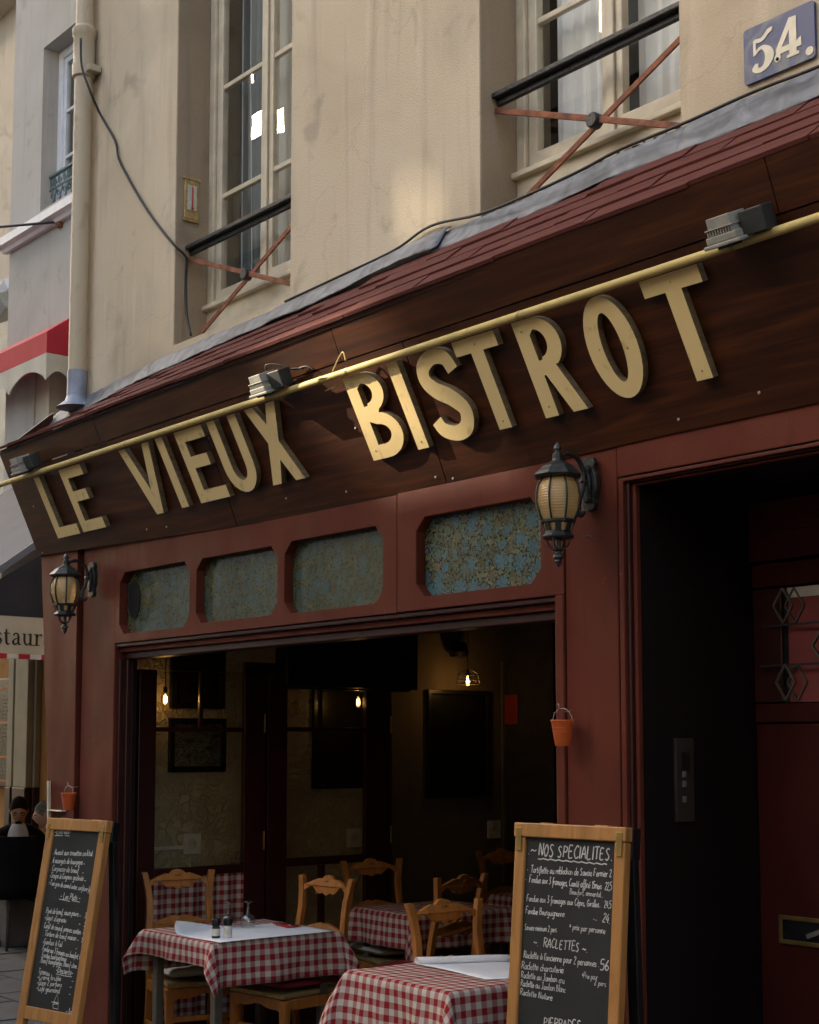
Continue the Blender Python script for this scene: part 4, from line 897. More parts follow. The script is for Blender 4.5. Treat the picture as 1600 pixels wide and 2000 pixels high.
ps = thing('poster', 'small red and cream poster right of the big black frame', 'poster', (IX + 0.1, cw, 1.75))
zt_, zb_ = onY(985, 1358, cw).z, onY(985, 1415, cw).z; xa, xb, xm_ = onY(963, 1385, yb_).x, onY(1012, 1385, yb_).x, onY(983, 1385, yb_).x
MB().box(xa, xm_ - .001, yb_ - 0.004, yb_, zb_, zt_).build('cream_half', 'poster_cream', ps)
MB().box(xm_, xb, yb_ - 0.004, yb_, zb_, zt_).build('red_half', 'poster_red', ps)
# ---- sockets and cable duct
def socket(px, py, label, duct):
    c = onX(px, py, IX + 0.012)
    s = thing('wall_socket', label, 'socket', (IX, c.y, c.z), group='white wall sockets')
    h = 0.062
    MB().box(IX + .0005, IX + 0.012, c.y - h, c.y + h, c.z - h, c.z + h).build('plate', 'plastic_white', s, bevel=0.004)
    b = MB(); b.lathe([(0.030, 0), (0.030, 0.004), (0.024, 0.0045), (0.022, -0.001)], (0, 0, 0), 18); b.v = [Vector((IX + 0.0125 + p.z, c.y + p.x, c.z + p.y)) for p in b.v]; b.build('recess', 'window_paint', s, smooth='auto')
    for dy in (-0.01, 0.01): MB().ball((IX + 0.0135, c.y + dy, c.z), 0.003).build('pin_hole', 'picture_black', s)
    if duct: MB().box(IX + .0006, IX + 0.014, 4.2, c.y - h - .001, c.z - 0.03, c.z - 0.008).build('cable_duct', 'plastic_white', s, bevel=0.002)
socket(376, 1648, 'white wall socket with a duct behind the left chair', True)
socket(693, 1636, 'dim wall socket seen through the second leaf', False)
socket(966, 1620, 'dim wall socket under the large black frame', False)
# ---- lit filament lamps
def pendant(P, label, cage, e):
    p = thing('filament_lamp', label, 'lamp', P, group='lit filament lamps in the room')
    x, y, z = P
    MB().lathe([(0.003, .05), (0.012, .045), (0.013, .02), (0.010, .012)], (x, y, z), 12).build('lamp_holder', 'black_plastic', p, smooth='auto')
    MB().tube([(x, y, z + .05), (x, y, 2.59)], 0.003, 6).build('flex', 'cable_black', p)
    MB().lathe([(0.009, .012), (0.018, -0.015), (0.021, -0.035), (0.016, -0.055), (0.005, -0.064)], (x, y, z), 16).build('bulb', 'clear_glass', p, smooth=True)
    f = MB()
    for k in range(4): a = k * 1.57; f.tube([(x + .009 * math.cos(a), y + .009 * math.sin(a), z - .008), (x + .009 * math.cos(a), y + .009 * math.sin(a), z - .045)], 0.0022, 5)
    f.build('filament', 'filament', p)
    if cage:
        c = MB()
        for k in range(10): a = k * .628; c.tube([(x + .02 * math.cos(a), y + .02 * math.sin(a), z + .05), (x + .07 * math.cos(a), y + .07 * math.sin(a), z + .02), (x + .085 * math.cos(a), y + .085 * math.sin(a), z - .05)], 0.0022, 5)
        for r_, zz in ((.072, .015), (.08, -.02), (.085, -.05)): c.tube([(x + r_ * math.cos(k * .35), y + r_ * math.sin(k * .35), z + zz) for k in range(18)], 0.0025, 5, closed=True)
        c.build('wire_cage', 'black_iron', p)
    ld = bpy.data.lights.new('glow', 'POINT'); ld.energy = e; ld.color = (1, 0.52, 0.18); ld.shadow_soft_size = 0.03
    lo = bpy.data.objects.new('glow', ld); COL.objects.link(lo); lo.parent = p; lo.location = (0, 0, -0.04)
q = onX(323, 1357, IX + 0.12); pendant((q.x, q.y, q.z), 'bare glowing filament bulb left of the upper picture', False, 0.04)
q = onX(700, 1363, IX + 0.25); pendant((q.x, q.y, q.z), 'bare glowing filament bulb seen through the second leaf', False, 0.03)
q = onX(914, 1322, IX + 0.22); pendant((q.x, q.y, q.z), 'glowing filament bulb in a black wire cage', True, 0.22)
q = onX(885, 1280, IX + 0.03)
tag(MB().lathe([(0.0, -.02), (.06, -.015), (.075, .02), (.06, .06), (.05, .09)], (q.x + .06, q.y, q.z), 16).build('hanging_pot', 'picture_black', smooth='auto'), 'black pot hanging against the wall by the cage lamp', 'pot')

# ================================================================== WALL LANTERNS
def hexring(r, z, c, ph=R_(30)): return [(c[0] + r * math.cos(ph + k * math.pi / 3), c[1] + r * math.sin(ph + k * math.pi / 3), c[2] + z) for k in range(6)]
def lantern(X, zc, label):
    Yc = FY - 0.19
    L_ = thing('wall_lantern', label, 'lantern', (X, FY, zc), group='black iron wall lanterns')
    c = (X, Yc, zc); H6 = 8; L_.scale = (1, 1, 0.88)
    prof = [(0.062, .078), (0.078, .045), (0.0835, .0), (0.079, -.045), (0.064, -.092)]
    b = MB().lathe([(r - .003, z) for r, z in prof], c, H6, ph=R_(22.5), cap=False); b.build('amber_glass', 'amber_glass', L_, smooth=True)
    rb = MB()
    for k in range(8):
        a = R_(22.5) + k * math.pi / 4; rb.tube(catmull([(X + r * math.cos(a), Yc + r * math.sin(a), zc + z) for r, z in prof], 3), 0.0036, 6)
    rb.build('rib', 'lantern_iron', L_, smooth=True)
    MB().lathe([(0.062, .079), (0.084, .082), (0.091, .090), (0.080, .104), (0.066, .118), (0.058, .128), (0.022, .152), (0.019, .160), (0.019, .182), (0.012, .184), (0.011, .196), (0.016, .200), (0.013, .212), (0.005, .224), (0.0, .232)], c, 8, ph=R_(22.5)).build('roof', 'lantern_iron', L_, bevel=0.002)
    MB().lathe([(0.064, -.092), (0.068, -.096), (0.067, -.104), (0.060, -.108)], c, 8, ph=R_(22.5)).build('lower_ring', 'lantern_iron', L_)
    MB().lathe([(0.056, -.1085), (0.046, -.138)], c, 8, ph=R_(22.5)).build('lower_glass', 'amber_glass', L_)
    lr = MB()
    for k in range(8):
        a = k * math.pi / 4; c0 = Vector((X + .058 * math.cos(a), Yc + .058 * math.sin(a), zc - .107)); c1 = Vector((X + .047 * math.cos(a), Yc + .047 * math.sin(a), zc - .140))
        lr.bar(c0, c1, 0.022, 0.004, up=(math.cos(a), math.sin(a), 0))
    lr.build('rib', 'lantern_iron', L_)
    MB().lathe([(0.046, -.138), (0.050, -.148), (0.062, -.160), (0.058, -.168), (0.040, -.172), (0.010, -.174)], c, 8, ph=R_(22.5)).build('tray', 'lantern_iron', L_, bevel=0.002)
    sc = MB()
    for k in range(4):
        a = k * math.pi / 2 + R_(22.5); sc.tube(catmull([(X + r * math.cos(a), Yc + r * math.sin(a), zc + z) for r, z in ((.044, -.170), (.040, -.190), (.030, -.205), (.010, -.212))], 4), 0.0035, 6)
    sc.build('scroll', 'lantern_iron', L_, smooth=True)
    MB().lathe([(0.009, -.172), (0.009, -.212), (0.022, -.216), (0.010, -.222), (0.010, -.228), (0.019, -.236), (0.020, -.246), (0.012, -.256), (0.014, -.262), (0.009, -.272), (0.005, -.283), (0, -.285)], c, 12).build('finial', 'lantern_iron', L_, smooth='auto')
    MB().tube(catmull([(X, Yc + .012, zc + .168), (X, Yc + .05, zc + .188), (X, Yc + .10, zc + .176), (X, Yc + .130, zc + .125), (X, Yc + .128, zc + .06), (X, Yc + .108, zc - .005), (X, Yc + .105, zc - .045), (X, Yc + .118, zc - .060), (X, Yc + .130, zc - .045)], 5), 0.0095, 8).tube([(X, Yc + .12, zc + .085), (X, FY - .02, zc + .085)], 0.011, 8).build('arm', 'lantern_iron', L_, smooth=True)
    pf = [(0, -.135), (.022, -.128), (.030, -.10), (.022, -.075), (.034, -.04), (.036, 0), (.034, .04), (.022, .075), (.030, .10), (.022, .128), (0, .135)]
    out = [(p[0], p[1]) for p in pf] + [(-p[0], p[1]) for p in pf[::-1][1:-1]]
    MB().prism([(X + p[0] * 1.15, zc + .075 + p[1] * .85) for p in out], [], xz(FY - .036, FY - .013)).prism([(X + p[0] * .62, zc + .075 + p[1] * .6) for p in out], [], xz(FY - .05, FY - .037)).build('wall_plate', 'lantern_iron', L_, bevel=0.004)
qR = onY(1090, 972, FY - 0.19); lantern(qR.x, qR.z - 0.0, 'black lantern with amber glass on the pier at the right')
qL = onY(128, 1151, FY - 0.19); lantern(qL.x, qL.z, 'black lantern with amber glass on the left pilaster')
# dark scuff of scraped paint under the right lantern
q0 = onY(1140, 1047, FY - .004)
tag(MB().tube(catmull([onY(1138, 1050, FY - .004), onY(1150, 1046, FY - .004), onY(1160, 1052, FY - .004), onY(1172, 1052, FY - .003)], 4), [.001] * 4 + [.0022] * 5 + [.0012] * 4, 5).build('bent_nail', 'black_iron', smooth=True), 'bent dark nail on the pier beside the right lantern', 'nail')

# ================================================================== ORANGE BUCKETS
def bucket(P, label, tilt, hook):
    b_ = thing('bucket', label, 'bucket', P, rotz=random.uniform(0, 90), group='little orange tin buckets'); b_.rotation_euler.x = tilt; b_.rotation_euler.z = R_(8)
    MB().lathe([(0.0, -.045), (.026, -.045), (.0275, -.043), (.0415, .044), (.044, .047), (.0435, .050), (.0405, .049), (.026, -.038), (0, -.039)], (0, 0, 0), 28, cap=False).build('body', 'orange_tin', b_, smooth='auto')
    for z in (.022, .008): r = .0415 - (.044 - z) * .161; MB().tube([(r * math.cos(k * .2244), r * math.sin(k * .2244), z) for k in range(28)], .0011, 5, closed=True).build('bead', 'orange_tin', b_, smooth=True)
    MB().tube([(.044 * math.cos(R_(t_)), 0.0, .044 + .048 * math.sin(R_(t_))) for t_ in range(0, 181, 12)], .0013, 6).build('handle', 'wire', b_, smooth=True)
    for s in (-1, 1): MB().ball((s * .044, 0, .043), .004).build('lug', 'orange_tin', b_, smooth=True)
q = onY(1099, 1433, FY - 0.07); bucket(tuple(q), 'orange tin bucket hanging on the post at the right', R_(0), True)
tag(MB().tube(catmull([(q.x - .012, FY - 0.011, q.z + .085), (q.x - .012, FY - 0.05, q.z + .080), (q.x - .012, FY - 0.072, q.z + .088), (q.x - .012, FY - 0.078, q.z + .11)], 4), .002, 6).build('hook', 'wire', smooth=True), 'small wire hook holding the right orange bucket', 'hook')
q = onY(134, 1566, FY - 0.07); bucket((q.x, q.y, q.z), 'orange tin bucket hanging on the left pilaster', R_(0), True)
tag(MB().tube(catmull([(q.x, FY - 0.013, q.z + .085), (q.x, FY - 0.05, q.z + .080), (q.x, FY - 0.072, q.z + .088), (q.x, FY - 0.078, q.z + .11)], 4), .002, 6).build('hook', 'wire', smooth=True), 'small wire hook holding the left orange bucket', 'hook')
# ================================================================== CHAIRS (ladder back, carved top rail)
def sweep_rect(path, w, d):                                # rectangular section swept up a path of (x, y, z); w along x, d along y
    b = MB(); n_ = len(path)
    for i, p in enumerate(path):
        ww = w[i] if isinstance(w, list) else w; dd = d[i] if isinstance(d, list) else d
        for sx, sy in ((-1, -1), (1, -1), (1, 1), (-1, 1)): b.v.append(Vector((p[0] + sx * ww / 2, p[1] + sy * dd / 2, p[2])))
    for i in range(n_ - 1):
        for k in range(4): k2 = (k + 1) % 4; b.f.append((i * 4 + k, i * 4 + k2, i * 4 + 4 + k2, i * 4 + 4 + k)); b.mi.append(0)
    b.f += [(3, 2, 1, 0), tuple((n_ - 1) * 4 + k for k in range(4))]; b.mi += [0, 0]; return b
CH = 1.00
def back_y(z): return -0.185 - 0.075 * max(0, (z - 0.44) / 0.56) ** 1.2
def make_chair():
    c = thing('chair', 'x', 'chair', (0, 0, 0), rotz=0, group='carved wooden ladder back chairs')
    for s in (-1, 1):
        zs = [0, .2, .40, .48, .56, .66, .76, .86, .94, .985, CH]
        xs = [.180, .180, .180, .182, .186, .184, .174, .172, .184, .194, .197]
        pth = [(s * x, back_y(z) - (0.05 * (1 - z / .4) if z < .4 else 0), z) for x, z in zip(xs, zs)]
        sweep_rect(catmull(pth, 3), [.036 - .004 * abs(i / 30 - .4) for i in range(31)], .030).build('post', 'chair_wood', c, bevel=0.007)
        ft = [(s * .195, .195, .43), (s * .195, .198, .36), (s * .196, .200, .2), (s * .198, .205, 0.0)]
        sweep_rect(ft, [.048, .044, .036, .032], [.048, .044, .036, .032]).build('leg', 'chair_wood', c, bevel=0.006)
        MB().bar((s * .19, -.20, .20), (s * .196, .19, .20), .018, .03).build('stretcher', 'chair_wood', c, bevel=0.006)
        MB().bar((s * .187, -.18, .405), (s * .195, .175, .405), .022, .055).build('apron', 'chair_wood', c, bevel=0.004)
    MB().bar((-.18, .19, .27), (.18, .19, .27), .018, .03).build('stretcher', 'chair_wood', c, bevel=0.006)
    ap = [(-.172, .432), (.172, .432), (.172, .37)] + [(.172 - .344 * k / 14, .372 + .020 * math.sin(math.pi * k / 14) + (.006 * math.cos(4 * math.pi * k / 14))) for k in range(1, 14)] + [(-.172, .37)]
    MB().prism(ap[::-1], [], lambda p, k: (p[0], .19 + (.022 if k else 0), p[1])).build('apron', 'chair_wood', c, bevel=0.004)
    MB().bar((-.17, -.185, .41), (.17, -.185, .41), .022, .05).build('apron', 'chair_wood', c, bevel=0.004)
    def ftop(p, k): return (p[0], back_y(p[1]) - .018 * (1 - (p[0] / .18) ** 2) + (.011 if k else -.011), p[1])
    up = []; lo = []
    for k in range(33):
        x = -.166 + .332 * k / 32; q = abs(x) / .166
        up.append((x, .985 + .016 * math.cos(q * 2.6) - .018 * q * q + (.007 * max(0, 1 - (q / .26) ** 2)) - .010 * math.exp(-((q - .30) / .08) ** 2)))
        lo.append((x, .920 + .010 * q + .016 * math.cos(q * 9) * (q > .15) - (.022 * math.exp(-(q / .2) ** 2)) + .004))
    tr = MB().prism(up + lo[::-1], [], ftop).build('top_rail', 'chair_wood', c, bevel=0.004)
    fl = MB(); zc = .955
    for side in (-1, 1):
        yb = back_y(zc) - .018 + side * .0125
        for k in range(7): a = k * 2 * math.pi / 7; fl.ball((.020 * math.cos(a), yb, zc + .020 * math.sin(a)), .012, .005, .012, 8, 5)
        fl.ball((0, yb + side * .001, zc), .010, .006, .010, 8, 5)
    fl.build('carved_flower', 'carved_wood', tr, smooth=True)
    def fmid(p, k): return (p[0], back_y(p[1]) - .016 * (1 - (p[0] / .18) ** 2) + (.010 if k else -.010), p[1])
    up = []; lo = []
    for k in range(29):
        x = -.174 + .348 * k / 28; q = abs(x) / .174
        up.append((x, .745 + .018 * math.cos(q * 3.0) - .012 * math.exp(-((q - .0) / .07) ** 2))); lo.append((x, .682 + .010 * math.cos(q * 7.5)))
    MB().prism(up + lo[::-1], [], fmid).build('mid_rail', 'chair_wood', c, bevel=0.004)
    MB().prism([(-.21, .225), (-.175, -.19), (.175, -.19), (.21, .225)], [], lambda p, k: (p[0], p[1], .436 + (0 if k else .026) - .006 * (1 - (p[0] / .2) ** 2))).build('seat', 'rush', c, bevel=0.008)
    return c
chair0 = make_chair()
CHAIRS = [(-7.05, 4.29, -102, 'wooden chair with white tufted cushion at the left end of the front table'),
          (-6.44, 4.50, 186, 'wooden chair with carved flower pushed under the laid table from behind'),
          (-6.99, 5.63, -99, 'wooden chair behind the small table in the middle of the room'),
          (-6.33, 5.33, 98, 'dim wooden chair with its back to the black framed panel, right of the middle table'),
          (-4.88, 4.42, -94, 'reddish wooden chair drawn up to the table with rolled paper'),
          (-7.12, 6.85, -98, 'barely lit wooden chair deepest in the room left of the specialities board')]
CH_OBJ = []
for i, (x, y, a, lab) in enumerate(CHAIRS):
    o = chair0 if i == 0 else copy_tree(chair0)
    o.location = (x, y, 0); o.rotation_euler = (0, 0, R_(a)); o['label'] = lab; CH_OBJ.append(o)
# ---- cushions
def cushion(i, m_, label, hw=.205, hh=.05, dz=0.0):
    def f(a, b_):
        u = a / 28 * 2 - 1; v = b_ / 28 * 2 - 1
        su = math.copysign(abs(u) ** .85, u); sv = math.copysign(abs(v) ** .85, v)
        e = max(abs(u), abs(v)); pl_ = (1 - e ** 4) ** .5 if e < 1 else 0
        tuft = sum(math.exp(-((u - p) ** 2 + (v - q) ** 2) / .018) for p in (-.42, .42) for q in (-.42, .42))
        crease = .12 * (math.exp(-(u - v) ** 2 / .006) + math.exp(-(u + v) ** 2 / .006)) * (e < .95)
        return (su * hw * (1 - .05 * v * v), sv * hw * (1 - .06 * u * u), pl_ * (1 - .5 * tuft - crease * .6))
    b = MB(); b.grid(lambda a, c: (lambda p: (p[0], p[1], .010 + hh * .62 + p[2] * hh * .6))(f(a, c)), 28, 28); b.grid(lambda a, c: (lambda p: (p[0], p[1], .010 + hh * .62 - p[2] * hh * .55))(f(a, c)), 28, 28)
    ch = CH_OBJ[i]; o = b.build('seat_cushion', m_, smooth=True)
    o.location = (ch.location.x, ch.location.y, .464 + dz); o.rotation_euler = ch.rotation_euler
    tag(o, label, 'cushion', 'pads on the chair seats')
cushion(0, 'linen_cushion', 'white tufted cushion on the left chair seat')
cushion(1, 'red_cushion', 'dark red cushion on the chair tucked under the laid table', hh=.035)
cushion(2, 'linen_cushion', 'white cushion on the chair below the middle table edge')
cushion(3, 'red_cushion', 'red cushion right of the white one under the middle table', hh=.035)

# ================================================================== TABLES AND CLOTHS
def table(x, y, rot, hx, hy, ox, oy, lab, clab, seed, skew=0.0):
    t_ = thing('bistro_table', lab, 'table', (x, y, 0), rotz=rot, group='small square bistro tables')
    MB().box(-hx + .005, hx - .005, -hy + .005, hy - .005, .715, .742).build('table_top', 'chair_wood', t_, bevel=0.004)
    for sx in (-1, 1):
        for sy in (-1, 1): MB().box(sx * (hx - .06) - .022, sx * (hx - .06) + .022, sy * (hy - .06) - .022, sy * (hy - .06) + .022, 0, .713).build('leg', 'steel_plate', t_, bevel=0.003)
    rr = random.Random(seed); n_ = 84
    ph = [rr.uniform(0, 6.28) for _ in range(8)]
    W_, H_ = hx + ox, hy + oy
    # the seams of the folds follow the table edge: sample the flat cloth finely near the edges
    def lin(L_, h, o_): 
        a = [-L_ + (o_) * k / 16 for k in range(16)]; m_ = [-h + 2 * h * k / 24 for k in range(25)]; b_ = [h + o_ * (k + 1) / 16 for k in range(16)]
        return a + m_ + b_
    US, VS = lin(W_, hx, ox), lin(H_, hy, oy)
    def pos(u, v):
        du = max(0, abs(u) - hx); dv = max(0, abs(v) - hy); su = 1 if u > 0 else -1; sv = 1 if v > 0 else -1
        x_ = max(-hx, min(hx, u)); y_ = max(-hy, min(hy, v)); z = .748
        if du == 0 and dv == 0: return (x_, y_, z + .0010 * math.sin(u * 31 + v * 17) + .0022 * math.exp(-(u / .012) ** 2) + .0022 * math.exp(-(v / .012) ** 2))
        r0 = .010
        if dv == 0 or du == 0:
            d = du + dv; s_ = v if du else u; h_ = hy if du else hx
            e = min(1, d / .16)
            wv = (.010 * math.sin(s_ * 15 + ph[0] + 3 * d) + .006 * math.sin(s_ * 29 + ph[1] - d * 9) + .003 * math.sin(s_ * 53 + ph[3])) * e ** 1.3
            fl = .05 * d + wv + r0 * min(1, d / .02)
            # pulled inwards next to the corner folds
            q = abs(s_) / h_; fl += .03 * e * max(0, q - .82) / .18
            if du: return (x_ + su * fl, y_, z - max(0, d - .004) * .985)
            return (x_, y_ + sv * fl, z - max(0, d - .004) * .985)
        r = math.hypot(du, dv); a = math.atan2(dv, du); e = min(1, r / .16)
        blg = math.sin(2 * a)
        out = r0 * min(1, r / .02) + .05 * r + .03 * e + blg * r * .30
        fold = .010 * e * math.sin(a * 6 + ph[2])
        dx_ = math.cos(a) * (out) + .02 * e * 0; dy_ = math.sin(a) * out
        dz = r * math.sqrt(max(.1, 1 - (.05 + blg * .30) ** 2))
        return (x_ + su * (dx_ + fold * math.sin(a)), y_ + sv * (dy_ + fold * math.cos(a)), z - max(0, dz - .004))
    b = MB(); sk = math.sin(R_(skew)); ck = math.cos(R_(skew))
    b.grid(lambda i, j: (pos(US[i], VS[j]), ((US[i] * ck - VS[j] * sk) + 5, (US[i] * sk + VS[j] * ck) + 5)), len(US) - 1, len(VS) - 1)
    c = b.build('tablecloth', 'gingham', smooth=True); c.location = (x, y, 0); c.rotation_euler = (0, 0, R_(rot))
    md = c.modifiers.new('thickness', 'SOLIDIFY'); md.thickness = .0015
    tag(c, clab, 'tablecloth', 'red and white gingham tablecloths')
    return c
table(-6.56, 4.275, -.6, .345, .375, .22, .125, 'small table laid with paper, glasses and mills near the left jamb', 'gingham cloth under white paper on the laid table', 3)
table(-4.76, 4.235, -2.4, .345, .37, .24, .27, 'small table in front, left of the specialities board', 'gingham cloth on the front table with rolled paper', 5)
table(-6.76, 5.74, -3, .29, .35, .20, .20, 'small table in the middle of the dim room', 'gingham cloth on the middle table with no paper', 8)
table(-6.80, 6.95, 0, .345, .37, .2, .2, 'small table half hidden behind the specialities board', 'gingham cloth on the deepest table beside the board edge', 11)

# ---- paper on the laid table, its left corner curling up
PZ = .7535
c0 = onZ(432, 1846, PZ); cR = onZ(640, 1817, PZ); cF = onZ(505, 1791, PZ); cLl = onZ(352, 1830, PZ)
ex = (cR - c0); ey = (onZ(505, 1792, PZ) - cR)
def paper1(i, j):
    u = i / 40; v = j / 20
    ax = Vector((-6.19, 3.915, PZ)); U_ = Vector((-.42, 0, 0)) if False else Vector((-.47, -.004, 0)); V_ = Vector((-.01, .70, 0))
    p = ax + U_ * u + V_ * v
    cu = max(0, u - .80 - .30 * v)                              # curl at the far left near edge
    if cu > 0:
        rad = .038; a = cu * .47 / rad
        p = ax + U_ * (u - cu) + V_ * v + Vector((-rad * math.sin(min(a, 3.0)), 0, rad * (1 - math.cos(min(a, 3.0)))))
    p.z += .0008 * math.sin(u * 9 + v * 5); return p
o = MB().grid(paper1, 40, 20).build('paper_cover', 'paper', smooth=True); tag(o, 'white paper cover with one curled end on the laid table', 'table paper')
o.modifiers.new('thickness', 'SOLIDIFY').thickness = .0006
# paper roll end on the front table
q0 = onZ(880, 1858, .77)
def paper2(i, j):
    s_ = i / 44 * .62; v = j / 8
    st = Vector((-4.83, 4.56, .752)); 
    e1 = Vector((.97, -.10, 0)); e2 = Vector((-.22, -.36, 0))
    rad = .016
    L0 = .10
    if s_ < L0: a = (L0 - s_) / rad; p = st + Vector((-rad * math.sin(min(a, 6)) * 1.0, 0, rad * (1 - math.cos(min(a, 6))))) 
    else: p = st + e1 * (s_ - L0)
    p = p + e2 * v; p.z += .001 + .002 * math.sin(v * 5 + s_ * 9); return p
o = MB().grid(paper2, 44, 8).build('paper_roll', 'paper', smooth=True); tag(o, 'white paper cover rolled at its left edge on the front table', 'table paper'); o.modifiers.new('thickness', 'SOLIDIFY').thickness = .0008

# ---- glasses upside down on the laid table
GP = [(0.036, 0.0), (0.0385, .006), (0.0395, .022), (0.038, .045), (0.030, .060), (0.012, .070), (0.007, .074), (.0115, .082), (.006, .090), (.0095, .098), (.0055, .106), (.0045, .118), (.010, .126), (.030, .131), (.034, .1325)]
GI = [(.0325, .1335), (.002, .1345)]
def glass(px, py, label):
    P = onZ(px, py, PZ); g = MB().lathe(GP + [(.0, .1335)], (0, 0, 0), 28, cap=False).lathe([(.0345, .0005), (.037, .008), (.038, .022), (.0365, .044), (.028, .058), (0, .066)], (0, 0, 0), 28, cap=False)
    o = g.build('wine_glass', 'clear_glass', smooth=True); o.location = P; tag(o, label, 'glass', 'upturned stem glasses')
glass(446, 1812, 'upturned stem glass just behind the salt and pepper mills')
glass(484, 1811, 'upturned stem glass standing clear in the middle of the laid table')
# ---- mills
def mill(px, py, label, fill):
    P = onZ(px, py, PZ); m_ = thing('spice_mill', label, 'spice mill', tuple(P), group='spice mills with black caps')
    x, y, z = P
    MB().lathe([(.0, 0), (.0195, 0), (.0205, .003), (.0205, .050), (.018, .055), (.016, .058)], (x, y, z), 24).build('jar', fill, m_, smooth='auto')
    MB().lathe([(.0208, .012), (.0208, .046)], (x, y, z), 24, cap=False).build('jar_label', 'mill_label', m_, smooth=True)
    b = MB().lathe([(.018, .058), (.0205, .060), (.0205, .088), (.0185, .094), (.0, .095)], (x, y, z), 24)
    for k in range(24): a = k * .2618; b.box(x + .0206 * math.cos(a) - .0009, x + .0206 * math.cos(a) + .0009, y + .0206 * math.sin(a) - .0009, y + .0206 * math.sin(a) + .0009, z + .064, z + .086)
    b.build('cap', 'black_plastic', m_, smooth='auto')
mill(422, 1832, 'pepper mill with black cap, the left of the two mills', 'peppercorn')
mill(445, 1831, 'salt mill with black cap beside the pepper mill', 'salt')
# ---- napkins with cutlery
def napkin(px, py, rot, label, clabel):
    P = onZ(px, py, PZ + .001)
    o = MB().grid(lambda i, j: ((i / 12 - .5) * .20, (j / 6 - .5) * .085 + .003 * math.sin(i), .0015 + .003 * abs(math.sin(i * .9 + j))), 12, 6).build('napkin', 'red_napkin', smooth=True)
    o.location = P; o.rotation_euler = (0, 0, R_(rot)); o.modifiers.new('thickness', 'SOLIDIFY').thickness = .002; tag(o, label, 'napkin', 'folded red napkins')
    f = thing('fork', 'steel fork lying on the ' + clabel, 'fork', (P.x, P.y, P.z + .008), rotz=rot)
    MB().tube([(-.09, .012, 0), (-.02, .012, .004), (.03, .012, .001)], [.004, .0025, .003], 6).build('handle', 'cutlery_steel', f, smooth=True)
    for k in range(4): MB().tube([(.03, .005 + k * .0047, .001), (.06, .005 + k * .0047, .004), (.09, .005 + k * .0047, .001)], .0012, 5).build('tine', 'cutlery_steel', f, smooth=True)
    k_ = thing('knife', 'dark handled knife lying on the ' + clabel, 'knife', (P.x, P.y, P.z + .008), rotz=rot)
    MB().tube([(-.10, -.018, .001), (-.01, -.018, .001)], .006, 8).build('handle', 'black_plastic', k_, smooth=True)
    MB().prism([(-.01, -.024), (.08, -.022), (.10, -.014), (-.01, -.013)], [], lambda p, k: (p[0], p[1], .001 + .0015 * k)).build('blade', 'cutlery_steel', k_)
napkin(394, 1808, 160, 'red napkin at the left place of the laid table', 'left red napkin')
napkin(560, 1808, 168, 'red napkin at the right place of the laid table', 'right red napkin')

# ================================================================== HANDWRITING
FONT = {}
def G_(ch, adv, *strokes): FONT[ch] = (adv, strokes)
G_('a', .52, [(.40, .44), (.2, .5), (.03, .26), (.12, .0), (.32, .12), (.42, .46)], [(.42, .48), (.41, .1), (.5, .02)])
G_('b', .50, [(.06, 1), (.05, .02)], [(.05, .34), (.25, .5), (.42, .28), (.28, .0), (.05, .06)])
G_('c', .44, [(.40, .42), (.22, .5), (.03, .26), (.16, 0), (.40, .09)])
G_('d', .54, [(.40, .44), (.2, .5), (.03, .26), (.13, 0), (.32, .1), (.42, .4)], [(.46, 1), (.42, .1), (.5, .02)])
G_('e', .46, [(.05, .24), (.38, .30), (.28, .5), (.08, .40), (.04, .18), (.18, 0), (.42, .1)])
G_('f', .38, [(.40, .92), (.27, 1), (.2, .75), (.17, -.25), (.05, -.36)], [(.02, .48), (.36, .52)])
G_('g', .52, [(.42, .46), (.2, .5), (.03, .27), (.14, .05), (.34, .14), (.44, .48)], [(.44, .48), (.40, -.22), (.22, -.40), (.03, -.26)])
G_('h', .50, [(.06, 1), (.04, 0)], [(.05, .30), (.25, .5), (.38, .34), (.40, 0)])
G_('i', .20, [(.08, .5), (.07, .08), (.16, .0)], [(.09, .68), (.12, .72)])
G_('j', .22, [(.12, .5), (.08, -.25), (-.06, -.36)], [(.13, .68), (.15, .72)])
G_('k', .46, [(.06, 1), (.04, 0)], [(.36, .5), (.06, .22), (.40, 0)])
G_('l', .22, [(.09, 1), (.06, .1), (.17, .0)])
G_('m', .70, [(.04, .5), (.03, 0)], [(.04, .33), (.18, .5), (.29, .34), (.29, 0)], [(.29, .33), (.44, .5), (.56, .34), (.58, 0)])
G_('n', .50, [(.04, .5), (.03, 0)], [(.04, .32), (.22, .5), (.37, .34), (.40, 0)])
G_('o', .48, [(.22, .5), (.04, .28), (.18, 0), (.40, .2), (.36, .44), (.22, .5)])
G_('p', .50, [(.07, .5), (.03, -.40)], [(.06, .38), (.26, .5), (.42, .26), (.24, .02), (.06, .1)])
G_('q', .52, [(.42, .46), (.2, .5), (.03, .26), (.15, .02), (.36, .16)], [(.44, .5), (.42, -.42)])
G_('r', .38, [(.06, .5), (.04, 0)], [(.05, .30), (.18, .46), (.36, .46)])
G_('s', .40, [(.34, .46), (.15, .48), (.08, .34), (.30, .18), (.24, .02), (.03, .05)])
G_('t', .36, [(.17, .85), (.13, .1), (.28, .02)], [(.02, .54), (.32, .58)])
G_('u', .50, [(.05, .5), (.05, .12), (.2, .0), (.38, .2)], [(.40, .5), (.39, .08), (.48, .02)])
G_('v', .44, [(.04, .5), (.18, 0), (.40, .5)])
G_('w', .62, [(.04, .5), (.16, 0), (.30, .4), (.42, 0), (.58, .5)])
G_('x', .44, [(.04, .5), (.38, 0)], [(.38, .5), (.03, 0)])
